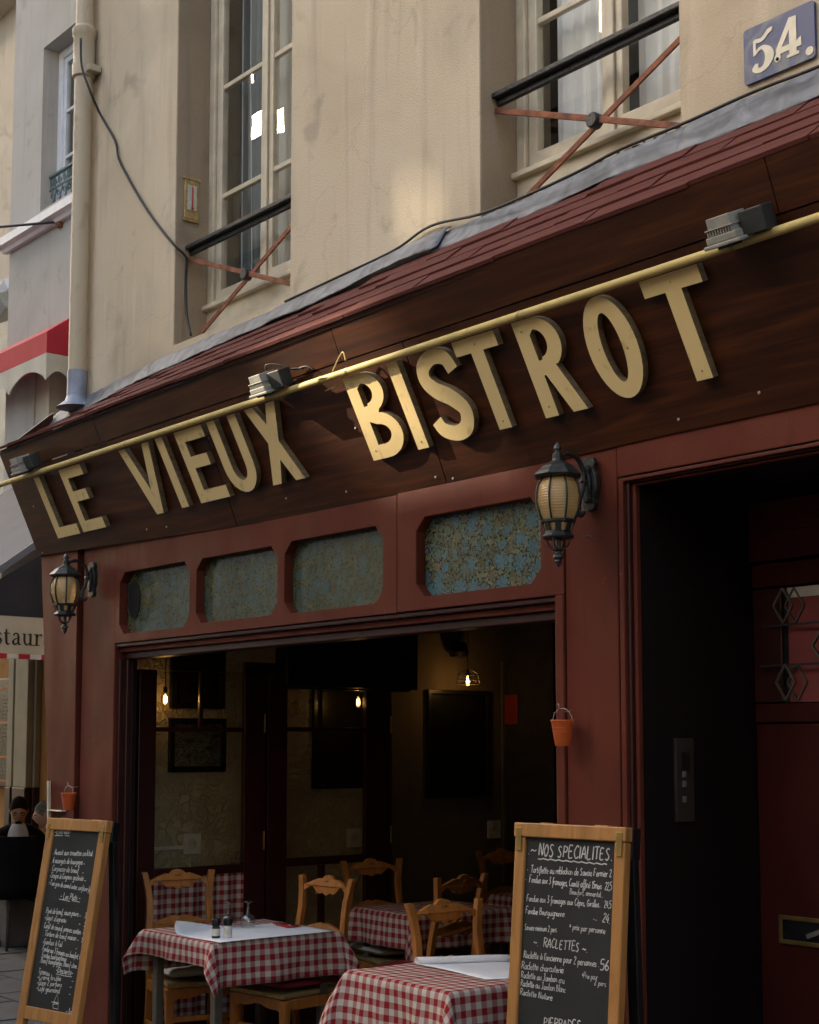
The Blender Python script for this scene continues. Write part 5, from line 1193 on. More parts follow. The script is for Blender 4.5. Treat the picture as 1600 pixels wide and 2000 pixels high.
G_('y', .46, [(.05, .5), (.2, .08)], [(.42, .5), (.2, -.1), (.02, -.38)])
G_('z', .44, [(.04, .48), (.38, .48), (.04, 0), (.40, .02)])
for a_, s_ in (('A', ([(.03, 0), (.30, 1), (.52, 0)], [(.12, .36), (.44, .36)])), ('B', ([(.07, 1), (.05, 0)], [(.06, .98), (.42, .88), (.36, .58), (.08, .52)], [(.08, .52), (.48, .42), (.40, .06), (.05, 0)])),
    ('C', ([(.50, .88), (.32, 1), (.05, .5), (.22, 0), (.52, .14)],)), ('D', ([(.08, 1), (.05, 0)], [(.07, .99), (.52, .75), (.46, .2), (.05, 0)])), ('E', ([(.46, .98), (.10, .98), (.06, .02), (.46, .03)], [(.08, .52), (.38, .54)])),
    ('F', ([(.50, .99), (.10, .97), (.05, 0)], [(.08, .52), (.38, .54)])), ('G', ([(.50, .88), (.30, 1), (.05, .48), (.22, 0), (.50, .12), (.50, .44), (.30, .44)],)), ('I', ([(.10, 1), (.07, 0)],)), ('J', ([(.36, 1), (.34, .2), (.18, 0), (.02, .12)], [(.18, 1), (.50, 1)])),
    ('L', ([(.10, 1), (.06, .02), (.44, .04)],)), ('N', ([(.05, 0), (.09, 1), (.44, 0), (.50, 1)],)), ('M', ([(.04, 0), (.10, 1), (.32, .3), (.54, 1), (.58, 0)],)), ('O', ([(.28, 1), (.05, .5), (.24, 0), (.50, .45), (.40, .92), (.28, 1)],)),
    ('P', ([(.09, 1), (.05, 0)], [(.08, .98), (.48, .86), (.40, .50), (.07, .44)])), ('R', ([(.09, 1), (.05, 0)], [(.08, .98), (.48, .86), (.38, .54), (.07, .48)], [(.2, .48), (.50, 0)])),
    ('S', ([(.46, .90), (.26, 1), (.10, .78), (.26, .54), (.42, .30), (.26, 0), (.03, .10)],)), ('T', ([(.30, 1), (.27, 0)], [(.02, .97), (.56, 1)])), ('U', ([(.07, 1), (.08, .2), (.26, 0), (.44, .25), (.48, 1)],)), ('Z', ([(.05, .98), (.48, .98), (.04, .02), (.5, .02)],))):
    G_(a_, .62 if a_ != 'I' else .22, *s_)
G_('0', .5, [(.26, 1), (.05, .5), (.22, 0), (.44, .5), (.26, 1)]); G_('1', .3, [(.04, .78), (.20, 1), (.18, 0)]); G_('2', .5, [(.06, .8), (.24, 1), (.42, .78), (.06, .02), (.46, .03)])
G_('3', .48, [(.06, .95), (.40, .95), (.18, .58), (.42, .35), (.26, 0), (.03, .08)]); G_('4', .5, [(.30, 1), (.04, .34), (.46, .36)], [(.34, .66), (.32, 0)]); G_('5', .48, [(.42, 1), (.12, .98), (.08, .58), (.36, .58), (.40, .2), (.2, 0), (.03, .08)])
G_('6', .48, [(.38, .98), (.08, .4), (.2, 0), (.42, .22), (.26, .48), (.08, .3)]); G_('7', .46, [(.04, .97), (.44, .98), (.16, 0)]); G_('8', .48, [(.24, .55), (.08, .78), (.24, 1), (.40, .8), (.06, .2), (.24, 0), (.42, .22), (.24, .55)]); G_('9', .48, [(.40, .70), (.24, .52), (.07, .74), (.24, 1), (.41, .8), (.32, 0)])
G_('.', .22, [(.06, .0), (.10, .05)]); G_(',', .2, [(.09, .06), (.03, -.14)]); G_('-', .42, [(.04, .32), (.36, .34)]); G_("'", .16, [(.10, 1), (.06, .8)]); G_('*', .42, [(.05, .4), (.38, .7)], [(.05, .7), (.38, .4)], [(.21, .8), (.21, .32)]); G_('~', .6, [(.03, .28), (.18, .42), (.36, .28), (.54, .40)]); G_('_', .45, [(.0, .08), (.42, .09)])
ACC = {'é': ('e', [(.2, .64), (.34, .82)]), 'è': ('e', [(.14, .82), (.28, .64)]), 'à': ('a', [(.14, .82), (.28, .64)]), 'û': ('u', [(.1, .66), (.22, .8), (.34, .66)])}
for k_, (b_, s_) in ACC.items(): FONT[k_] = (FONT[b_][0], FONT[b_][1] + (s_,))
def text_width(s): return sum(FONT[c][0] if c in FONT else .38 for c in s)
def chalk_line(brd, s, a, b_, hpx, wt=None, name='chalk_line'):
    """one written line from photo point a to b on the board plane"""
    p0, n_, par = brd; A = onP(*a, p0, n_); B_ = onP(*b_, p0, n_); Hh = (onP(a[0], a[1] - hpx, p0, n_) - A).length
    e1 = (B_ - A); L_ = e1.length; e1.normalize(); e2 = n_.cross(e1); e2 = e2 if e2.z > 0 else -e2
    k = L_ / text_width(s); mb = MB(); w = (wt or .105) * Hh; x = 0; rr = random.Random(hash(s) % 9999 if False else sum(map(ord, s)))
    for c in s:
        if c in FONT:
            adv, st = FONT[c]; jy = rr.uniform(-.04, .04); js = rr.uniform(.92, 1.08); sl = .14 + rr.uniform(-.04, .04)
            for sr in st:
                pts = catmull([(q[0], q[1], 0) for q in sr], 4) if len(sr) > 2 else [Vector((*q, 0)) for q in sr]
                P = [A + e1 * ((x + q.x * js + q.y * sl * Hh / max(k, 1e-6) * .35) * k) + e2 * ((q.y * js + jy) * Hh) + n_ * (.0008 + rr.uniform(0, .0004)) for q in pts]
                o = len(mb.v)
                for i, p in enumerate(P):
                    d = (P[min(i + 1, len(P) - 1)] - P[max(i - 1, 0)]).normalized(); sd_ = n_.cross(d) * w * rr.uniform(.42, .60)
                    mb.v += [p + sd_, p - sd_]
                for i in range(len(P) - 1): mb.f.append((o + 2 * i, o + 2 * i + 1, o + 2 * i + 3, o + 2 * i + 2)); mb.mi.append(0)
            x += adv
        else: x += .38
    if mb.v: return mb.build(name, 'chalk', par)
def chalk_stroke(brd, pts, w):
    p0, n_, par = brd; P = [onP(*q, p0, n_) + n_ * .0009 for q in pts]; mb = MB()
    for i, p in enumerate(P):
        d = (P[min(i + 1, len(P) - 1)] - P[max(i - 1, 0)]).normalized(); sd_ = n_.cross(d) * w / 2; mb.v += [p + sd_, p - sd_]
    for i in range(len(P) - 1): mb.f.append((2 * i, 2 * i + 1, 2 * i + 3, 2 * i + 2)); mb.mi.append(0)
    return mb.build('chalk_stroke', 'chalk', par)

# ================================================================== CHALKBOARDS
def aboard(TL, ang, w, h, lean, label, stile, railt, railb, botz, depth=.036, hinge=True):
    u = _Rt * math.sin(R_(ang)) - _Fw * math.cos(R_(ang))        # along the board to its right end
    nh = -(_Rt * math.cos(R_(ang)) + _Fw * math.sin(R_(ang)))    # horizontal, towards the street
    dn = (Vector((0, 0, -1)) * math.cos(R_(lean)) + nh * math.sin(R_(lean))).normalized()
    n_ = u.cross(dn).normalized()
    if n_.dot(nh) < 0: n_ = -n_
    TL = Vector(TL)
    b = thing('menu_board', label, 'menu board', (TL.x, TL.y, 0), group='wooden A frame chalkboards')
    def pt(s, t_, o=0.0): return TL + u * s + dn * t_ + n_ * o
    def piece(nm, s0, s1, t0, t1, o0, o1, m_='board_wood', bev=0.004, par=b):
        c = pt((s0 + s1) / 2, (t0 + t1) / 2, (o0 + o1) / 2); return MB().obox(c, u * (s1 - s0) / 2, dn * (t1 - t0) / 2, n_ * (o1 - o0) / 2).build(nm, m_, par, bevel=bev)
    L_ = h / math.cos(R_(lean))
    piece('top_rail', -.004, w + .004, 0, railt, -depth, .004)
    piece('stile', 0, stile, railt + .001, L_, -depth, 0); piece('stile', w - stile, w, railt + .001, L_, -depth, 0)
    piece('bottom_rail', stile + .001, w - stile - .001, botz, botz + railb, -depth + .004, -.002)
    piece('chalkboard', stile - .004, w - stile + .004, railt - .004, botz + .004, -.022, -.012, 'chalkboard', 0)
    # rear legs spread the other way
    dn2 = (Vector((0, 0, -1)) * math.cos(R_(2)) - nh * math.sin(R_(2))).normalized()
    n2 = u.cross(dn2).normalized()
    for s0 in (0, w - .04):
        c0 = pt(s0 + .02, .02, -depth - .02); c1 = c0 + dn2 * (TL.z - .02) / math.cos(R_(2))
        MB().bar(c0, c1, .03, .04, up=u).build('rear_leg', 'picture_black', b, bevel=.003)
    c0 = pt(w / 2, .02, -depth - .02)
    for tt in (1.05,):
        c = c0 + dn2 * tt; MB().bar(c - u * (w / 2 - .04), c + u * (w / 2 - .04), .02, .04).build('rear_rail', 'picture_black', b, bevel=.003)
    piece('rear_panel', -.002, w + .002, .0, .10, -depth - .05, -depth - .003, 'picture_black')
    if hinge:
        for s0 in (.008, w - .03): piece('hinge', s0, s0 + .022, railt - .03, railt + .045, .0045, .007, 'brass', .001)
        for s0 in (.10, w - .12): piece('hinge', s0, s0 + .05, -.003, -.0005, -depth - .02, -.002, 'brass', .0005)
    return (pt(0, 0, -.012), n_, b)
# specialities board
dR = 5.0; TLR = EYE + sight(1008, 1606) / sight(1008, 1606).dot(_Fw) * dR
R_BOARD = aboard(TLR, 47, .440, TLR.z, 5.2, 'large chalkboard headed NOS SPECIALITES in front of the pier', .040, .046, .05, 1.16)
dL = 7.6; TLL = EYE + sight(95, 1597) / sight(95, 1597).dot(_Fw) * dL
L_BOARD = aboard(TLL, 50, .468, TLL.z, 9.6, 'narrow chalkboard headed Entrées in front of the left pilaster', .052, .058, .062, .92)
for s, a, b_, h in [
    ('NOS SPECIALITES.', (1052, 1671), (1197, 1681), 21), ('Tortiflette au reblochon de Savoie Fermier 2', (1037, 1704), (1195, 1713), 12.5), ('Fondue aux 3 fromages, Comté affiné 15mois  22,5', (1034, 1723), (1195, 1739), 13),
    ('Beaufort, emmental...', (1113, 1746), (1179, 1753), 10), ('Fondue aux 3 fromages aux Cèpes, Girolles..  24,5', (1029, 1760), (1194, 1774), 12), ('Fondue Bourguignonne', (1027, 1784), (1103, 1791), 12),
    ('...  24.', (1159, 1796), (1192, 1804), 16), ('Service minimum 2 pers.', (1025, 1816), (1089, 1821), 11), ('* prix par personne', (1112, 1815), (1183, 1824), 12), ('~.  RACLETTES ~.', (1042, 1846), (1148, 1861), 16),
    ("Raclette à l'ancienne pour 2 personnes .", (1023, 1870), (1171, 1889), 13), ('56', (1172, 1894), (1190, 1896), 19), ('Raclette charcuterie', (1019, 1892), (1101, 1901), 13), ('*Prix pour', (1137, 1910), (1168, 1914), 11), ('2 pers.', (1161, 1923), (1186, 1928), 11),
    ('Raclette au Jambon cru', (1018, 1909), (1103, 1921), 12), ('Raclette au Jambon Blanc', (1017, 1925), (1105, 1939), 12), ('Raclette Nature', (1016, 1942), (1079, 1954), 12), ('PIERRADES', (1062, 2005), (1135, 2014), 17)]:
    chalk_line(R_BOARD, s, a, b_, h * 1.1)
    if s[0] in 'TFSRB' and s != 'Beaufort, emmental...' : chalk_line(R_BOARD, '.', (a[0] - 7, a[1] - 4), (a[0] - 5, a[1] - 4), 16, .14)
chalk_stroke(R_BOARD, [(1051 + k * 5, 1677 + k * .42 + 1.2 * math.sin(k * 2.1)) for k in range(28)], .004)
chalk_line(R_BOARD, '.~', (1032, 1668), (1049, 1668), 18)
for s, a, b_, h in [
    ('-Entrées-', (107, 1629), (139, 1629), 10), ('. Avocat aux crevettes cocktail', (103, 1669), (181, 1672), 10), ('9', (187, 1674), (192, 1674), 9), ('. 6 escargots de bourgogne _', (100, 1685), (166, 1689), 10), ('9,', (183, 1692), (190, 1693), 9),
    ('. Carpaccio de boeuf   _', (98, 1700), (164, 1706), 10), ('9', (183, 1706), (187, 1706), 9), ("-Soupe à l'oignon gratinée _", (97, 1714), (168, 1721), 10), ('9', (181, 1721), (186, 1722), 9), ('- Foie gras de canard entier, confiture figues', (95, 1728), (184, 1743), 9),
    ('- Les Plats -', (118, 1755), (157, 1759), 11), ('.Pavé de boeuf, sauce poivre _', (89, 1783), (158, 1790), 10), ('22,50', (166, 1792), (177, 1793), 9), ("-Gigot d'agneau          _", (87, 1796), (157, 1806), 10), ('22_', (164, 1810), (176, 1811), 9),
    ('Confit de canard, pommes sautées', (86, 1812), (158, 1825), 10), ('22,00', (162, 1824), (174, 1825), 9), ('. Tartare de boeuf maison _', (84, 1827), (154, 1838), 10), ('19,50', (159, 1841), (171, 1842), 9), ("-Gambas à l'ail           _", (83, 1843), (151, 1854), 10), ('23,90', (160, 1858), (171, 1859), 9),
    ('. Fondue aux 3 fromages aux beaufort, Girolles', (81, 1856), (168, 1877), 10), ('. Fondue bourguignonne', (79, 1869), (130, 1878), 10), ('24', (158, 1888), (167, 1889), 9), ('. Boeuf bourguignon, Boeuf stew...', (77, 1879), (153, 1892), 10), ('22', (158, 1899), (166, 1900), 9),
    ('-Desserts-', (109, 1899), (143, 1905), 11), ('Tiramisu', (75, 1901), (97, 1906), 10), ('-Creme brulée       _', (73, 1912), (144, 1918), 9), ('8,50', (152, 1917), (163, 1918), 9), ('-Glace 2 parfums      _', (72, 1923), (140, 1929), 9), ('-Café gourmand       _', (71, 1934), (138, 1943), 10), ('- Ice, ect..', (129, 1979), (156, 1984), 10)]:
    chalk_line(L_BOARD, s, a, b_, h * 1.08, .125)
for pts in ([(107, 1632), (123, 1632)], [(127, 1632), (136, 1633)], [(116, 1756), (135, 1760), (137, 1761)], [(141, 1759), (156, 1762)], [(110, 1902), (127, 1906), (141, 1908)], [(105, 1958), (113, 1940), (114, 1958), (105, 1957)], [(101, 1957), (115, 1960)], [(104, 1961), (104, 1969), (114, 1971), (114, 1961), (104, 1961)]):
    chalk_stroke(L_BOARD, pts, .0035)
# ================================================================== NEIGHBOURING HOUSE AND ITS RESTAURANT
NY = 6.3
nb = thing('neighbour_building', 'pale grey house beyond the rain pipe with a red awning', 'building', (-12, NY, 0))
nx0_ = onY(24, 300, NY).x; nx1_ = -8.25
wx0 = onY(82, 250, NY).x; wx1 = wx0 + 1.25; wz1 = onY(82, 97, NY).z; wz0 = onY(80, 412, NY).z
sx0 = onY(66, 790, NY).x; sz1 = onY(100, 690, NY).z; sz0 = onY(70, 960, NY).z
MB().prism(rect(nx0_, nx1_, 2.95, 19), [rect(wx0, wx1, wz0, wz1)[::-1], rect(sx0, sx0 + 1.3, sz0, sz1)[::-1]], xz(NY, NY + .4)).build('wall', 'neighbour_render', nb)
MB().box(nx0_, nx1_, NY + .41, NY + 6, 0, 19).build('house_body', 'neighbour_render', nb)
rd = onX(112, 250, wx0).y
w = MB().prism(rect(wx0, wx1, wz0 + .02, wz1), [rect(wx0 + .09, wx1 - .09, wz0 + .1, wz1 - .09)[::-1]], xz(rd, rd + .07)).build('window', 'white_paint', nb, bevel=.008)
cs = MB().prism(rect(wx0 + .092, wx1 - .092, wz0 + .102, wz1 - .092), [rect(wx0 + .15, wx0 + .60, wz0 + .2, wz1 - .15)[::-1], rect(wx0 + .68, wx1 - .15, wz0 + .2, wz1 - .15)[::-1]], xz(rd + .02, rd + .065))
for py in (213, 320 - 18): zb = onY(130, py, rd).z; cs.box(wx0 + .149, wx1 - .149, rd + .025, rd + .055, zb - .016, zb + .016)
cs.build('casement', 'white_paint', w, bevel=.005)
MB().box(wx0 + .15, wx1 - .15, rd + .045, rd + .05, wz0 + .2, wz1 - .15).build('pane', 'window_glass', w)
MB().box(wx0 + .12, wx0 + .4, rd + .10, rd + .11, wz0 + .1, wz1 - .1).build('curtain', 'grey_curtain', w)
MB().box(wx0 + .4, wx1 - .1, rd + .12, rd + .13, wz0 + .1, wz1 - .1).build('net_curtain', 'net_curtain', w)
# sill course, its end standing past the corner
sb1 = onY(80, 415, NY - .1).z; sb0 = onY(80, 444, NY - .1).z
MB().prism([(NY - .001, sb0), (NY - .05, sb0), (NY - .07, sb0 + .03), (NY - .12, sb0 + .05), (NY - .12, sb1 - .02), (NY - .001, sb1)], [], yz(nx0_ - .06, nx1_)).build('sill_course', 'white_paint', nb)
# little cast guard in the window
gd = thing('cast_iron_guard', 'small green cast iron guard at the neighbouring window', 'window guard', (wx0, NY + .12, wz0))
gy = NY + .10; g0 = wz0 + .03; g1 = onY(100, 345, gy).z; gm = g0 + (g1 - g0) * .58
MB().box(wx0 + .005, wx1 - .005, gy - .015, gy + .015, g1 - .02, g1).box(wx0 + .005, wx1 - .005, gy - .01, gy + .01, g0, g0 + .015).box(wx0 + .005, wx1 - .005, gy - .008, gy + .008, gm - .008, gm + .008).build('rail', 'green_iron', gd)
k_ = MB(); x = wx0 + .02
while x < wx1 - .1:
    k_.tube([(x, gy, gm + .02), (x, gy, g1 - .035), (x + .07, gy, g1 - .035), (x + .07, gy, gm + .04), (x + .03, gy, gm + .04), (x + .03, gy, g1 - .07)], .006, 5); x += .10
k_.build('greek_key', 'green_iron', gd)
k_ = MB(); x = wx0 + .06
while x < wx1 - .1:
    k_.tube(catmull([(x, gy, g0 + .02), (x + .05, gy, g0 + .08), (x + .01, gy, gm - .04), (x - .02, gy, gm - .07), (x + .01, gy, gm - .09)], 4), .008, 5); k_.tube([(x, gy, g0 + .02), (x + .10, gy, gm - .02)], .006, 5); x += .13
k_.build('scroll', 'green_iron', gd)
# rusty bracket
rb_ = onY(117, 433, NY - .02); re_ = Vector((onX(25, 420, rb_.x + 0.0).x, onX(25, 420, rb_.x).y, onX(25, 420, rb_.x).z))
br = thing('wire_bracket', 'rusty iron rod sticking out of the pale wall below the sill', 'bracket', tuple(rb_))
MB().tube([rb_, (rb_.x - .75, NY - .42, re_.z + .10)], .013, 7).build('rod', 'black_iron', br, smooth=True)
MB().box(rb_.x - .035, rb_.x + .035, NY - .05, NY - .002, rb_.z - .06, rb_.z + .06).build('wall_plate', 'rust_iron', br, bevel=.01)
MB().lathe([(.0, 0), (.06, .01), (.05, .22), (.02, .26), (.03, .30), (.0, .32)], (rb_.x - .78, NY - .44, re_.z - .24), 14).build('insulator', 'white_paint', br, smooth='auto')
# red awning over the first floor opening
ax1 = onY(141, 696, NY - .02).x; ayf = onX(91, 688, ax1).y
az_fb = onX(91, 688, ax1).z; az_ft = onX(91, 647, ax1).z; az_w = onY(143, 615, NY - .02).z; az_wb = onY(141, 696, NY - .02).z
aw = thing('red_awning', 'bright red awning with cream scalloped valance on the pale house', 'awning', (ax1, NY, az_w))
ax0 = ax1 - 3.2
MB().prism([(NY - .004, az_wb), (ayf, az_fb), (ayf, az_ft), (NY - .004, az_w)], [], yz(ax0, ax1)).build('canopy', 'red_awning', aw)
vh = .26
pts = [(ayf, az_fb - .002), (NY - .02, az_fb - .002)]; n_ = 14
pts += [(NY - .02 + (ayf - NY + .02) * k / n_, az_fb - vh + .10 * math.sin(math.pi * k / n_)) for k in range(n_ + 1)]
MB().prism(pts, [], yz(ax1 - .012, ax1)).build('valance', 'valance_cream', aw)
pts = [(ax1 - .014, az_fb - .002), (ax0, az_fb - .002)]; n_ = 60
pts += [(ax0 + (ax1 - .014 - ax0) * k / n_, az_fb - vh + .14 * abs(math.sin(math.pi * k / 15)) ** .7) for k in range(n_ + 1)]
MB().prism(pts, [], xz(ayf, ayf + .012)).build('valance', 'valance_cream', aw)
# opening under it
MB().box(sx0 + .001, sx0 + .30, NY + .02, NY + .3, sz0, sz1).build('door_pier', 'beige_render', nb)
MB().box(sx0 + .45, sx0 + .60, NY + .15, NY + .25, sz0, sz1).build('door_frame', 'dark_red_wood', nb)
MB().box(sx0 + .30, sx0 + 1.3, NY + .30, NY + .32, sz0, sz1).build('dark_opening', 'dark_room', nb)
# white shop fascia and lower storey
fz1 = onY(10, 984, NY - .4).z; fz0 = onY(10, 1052, NY - .4).z
MB().box(nx0_ - 3, -8.4, NY - .40, NY - .001, fz0, fz1).build('shop_fascia', 'white_paint', nb, bevel=.01)
MB().box(nx0_ - 3, -8.4, NY - .34, NY - .001, fz0 - .16, fz0 - .002).build('fascia_moulding', 'beige_render', nb)
bz = onY(40, 1536, NY).z
MB().box(nx0_ - 3, -8.3, NY, NY + .4, bz, 2.94).build('shop_wall', 'ochre_render', nb)
MB().box(nx0_ - 3, -8.3, NY, NY + .4, 0, bz - .002).build('shop_dado', 'ochre_render', nb)
pa1, pa2 = onY(32, 1450, NY).x, onY(80, 1450, NY).x
for i, (f0, f1, dy) in enumerate(((0, .22, .10), (.24, .36, .07), (.38, .9, .12), (.92, 1.0, .06))):
    MB().box(pa1 + (pa2 - pa1) * f0, pa1 + (pa2 - pa1) * f1, NY - dy, NY - .001, bz, 3.0).build('pilaster_board', 'pilaster_cream', nb, bevel=.006)
    MB().box(pa1 + (pa2 - pa1) * f0, pa1 + (pa2 - pa1) * f1, NY - dy - .01, NY - .001, 0, bz - .003).build('pilaster_foot', 'dark_red_wood', nb, bevel=.006)
mbx0, mbx1 = onY(-30, 1430, NY - .06).x, onY(31, 1430, NY - .06).x; mz1, mz0 = onY(10, 1325, NY - .06).z, onY(15, 1536, NY - .06).z
wm = thing('wall_menu', 'black wall menu with orange headings beside the cream pilaster', 'menu', (mbx0, NY, mz0))
MB().box(mbx0, mbx1, NY - .06, NY - .01, mz0, mz1).build('panel', 'picture_black', wm, bevel=.006)
tx = MB(); rr = random.Random(4)
z = mz1 - .18
while z > mz0 + .08:
    x = mbx0 + .08
    while x < mbx1 - .22: l = rr.uniform(.03, .09); tx.box(x, x + l, NY - .0625, NY - .0605, z, z + .012); x += l + .02
    tx.box(mbx1 - .10, mbx1 - .05, NY - .0625, NY - .0605, z, z + .012); z -= .036
tx.build('menu_lines', 'letter_edge', wm, kind='stuff')
for f in (.10, .42, .74, .96): zz = mz1 - (mz1 - mz0) * f; MB().box(mbx0 + .08, mbx1 - .08, NY - .064, NY - .0605, zz, zz + .022).build('heading', 'menu_orange', wm)
# navy side awning with lettered valance
SX = -9.6
p1 = onX(72, 1070, SX); p2 = onX(0, 1120, SX); vz1 = onX(40, 1204, SX).z; vz0 = onX(40, 1277, SX).z; vz00 = onX(40, 1287, SX).z
sl = (p1.z - p2.z) / (p1.y - p2.y); yo = p2.y - .75; yw = NY - .36
na = thing('navy_awning', 'navy awning with a cream valance lettered restaurant left of the bistro', 'awning', (SX, NY, vz0))
zt = lambda y: p2.z + sl * (y - p2.y)
yo = max(yo, p2.y - (p2.z - vz1 - .02) / sl)
MB().prism([(yo, vz1), (yw, vz1), (yw, min(zt(yw), 3.9)), (yo, zt(yo))], [], yz(SX - .012, SX)).build('side_panel', 'navy_canvas', na)
MB().add([(SX, yo, zt(yo) + .003), (SX, yw, zt(yw) + .003), (SX - 3.6, yw, zt(yw) + .003), (SX - 3.6, yo, zt(yo) + .003)], [(0, 1, 2, 3)]).build('top_sheet', 'navy_canvas', na)
MB().prism([(yo, zt(yo) - .002), (yw, zt(yw) - .002), (yw, zt(yw) + .055), (yo, zt(yo) + .055)], [], yz(SX - .02, SX + .003)).build('lit_edge', 'lit_canvas', na)  # lit front of the sloping top, put in as a lighter strip
MB().box(SX - .010, SX - .002, yo, yw, vz0, vz1 - .002).build('valance', 'valance_cream', na)
MB().box(SX - 3.6, SX - .012, yo, yo + .008, vz0, vz1 - .002).build('valance', 'valance_cream', na)
y = yo; k = 0
while y < yw: MB().box(SX - .011, SX - .001, y, min(y + .085, yw) - .001, vz00, vz0 - .001).build('stripe', 'red_awning' if k % 2 == 0 else 'stripe_white', na); y += .085; k += 1
# serif lettering: thick and thin strokes, widths follow the pen
def bold(pts, w): return wcat([(p[0], p[1], w_) for p, w_ in zip(pts, w)], 5)
SER = {
 'r': (.40, [[(.08, 0), (.08, .46)]], [.085], [((.10, .34), (.20, .45), (.34, .42))], [(0.01, .16, .0), (.01, .12, .45)]),
}
def sletter(mb, ch, y0, zb, s):
    def R(pts, ws, o=0): mb.prism([(y0 + p[0] * s, zb + p[1] * s) for p in ribbon(*wcat([(a, b_, w_) for (a, b_), w_ in zip(pts, ws)], 5))], [], yz(SX + .0012 + o, SX - .001))
    def Bx(a, b_, c, d, o=0): mb.prism([(y0 + a * s, zb + c * s), (y0 + b_ * s, zb + c * s), (y0 + b_ * s, zb + d * s), (y0 + a * s, zb + d * s)], [], yz(SX + .0016 + o, SX - .001))
    if ch == 'r': Bx(.07, .16, 0, .46); Bx(.0, .24, 0, .03, .0003); Bx(.0, .09, .42, .455, .0003); R([(.14, .32), (.22, .43), (.33, .41)], [.03, .04, .09], .0006); return .38
    if ch == 'e': R([(.05, .27), (.38, .28)], [.03, .03]); R([(.37, .28), (.33, .42), (.22, .46), (.09, .38), (.05, .22), (.13, .05), (.26, .02), (.38, .11)], [.07, .05, .035, .07, .09, .08, .05, .025], .0004); return .46
    if ch == 's': R([(.30, .36), (.24, .44), (.14, .44), (.08, .35), (.18, .25), (.28, .16), (.24, .04), (.13, .02), (.05, .12)], [.03, .035, .04, .08, .09, .09, .045, .04, .03]); return .38
    if ch == 't': R([(.11, .60), (.11, .3), (.13, .06), (.20, .02), (.27, .06)], [.05, .09, .085, .05, .025]); Bx(.0, .26, .42, .455, .0004); return .32
    if ch == 'a': R([(.08, .36), (.15, .45), (.26, .42), (.29, .3), (.29, .1), (.34, .02), (.40, .04)], [.07, .045, .06, .085, .085, .05, .025]); R([(.28, .28), (.13, .21), (.07, .11), (.15, .02), (.27, .10)], [.03, .05, .09, .06, .03], .0004); return .45
    if ch == 'u': R([(.09, .45), (.09, .15), (.17, .03), (.30, .09)], [.085, .085, .06, .03]); Bx(.29, .38, .0, .455, .0004); Bx(.0, .10, .42, .455, .0006); Bx(.22, .30, .42, .455, .0006); Bx(.37, .45, 0, .03, .0006); return .48
    if ch == 'n': Bx(.07, .16, 0, .46); R([(.14, .34), (.24, .44), (.34, .40), (.36, .25), (.36, 0)], [.03, .045, .07, .085, .085], .0004); Bx(0, .24, 0, .03, .0006); Bx(.27, .46, 0, .03, .0006); Bx(0, .09, .42, .455, .0006); return .48
zb = onX(40, 1260, SX).z; xh = onX(40, 1237, SX).z - zb; S_ = xh / .455
yt = onX(7, 1250, SX).y                                    # the first t starts here
adv = {'r': .38, 'e': .46, 's': .38, 't': .32, 'a': .45, 'u': .48, 'n': .48}
y = yt - S_ * (adv['r'] + adv['e'] + adv['s'])
for ch in 'restaurant':
    lb = MB(); a_ = sletter(lb, ch, y, zb, S_); 
    if yo < y and y + a_ * S_ < yw: lb.build('letter', 'ink', na)
    y += a_ * S_

# dark seating under the navy awning
pl_ = onZ(8, 1851, 0); pr_ = onZ(12, 1851, 0)
PX = onZ(12, 1852, 0)
pn = thing('planter_box', 'dark grey planter box on the pavement left of the narrow chalkboard', 'planter', (PX.x, PX.y, 0))
ph_ = 1.70 - (1738 - 1455) * (PX - EYE).dot(_Fw) / 2900
def oc(x0, x1, y0, y1, z0, z1): return MB().box(PX.x + x0, PX.x + x1, PX.y + y0, PX.y + y1, z0, z1)
oc(-.9, .0, 0.0, .5, 0, ph_).build('tub', 'planter_grey', pn, bevel=.01)
oc(-.93, .03, -.03, .53, ph_ + .001, ph_ + .04).build('rim', 'planter_grey', pn, bevel=.008)
oc(-.87, -.03, .03, .47, ph_ + .041, ph_ + .045).build('soil', 'dark_cloth', pn)
MB().tube(catmull([(PX.x - .1, PX.y + .1, ph_ + .04), (PX.x - .09, PX.y + .1, ph_ + .10), (PX.x - .06, PX.y + .1, ph_ + .14)], 4), .006, 5).build('stem', 'leaf', pn)

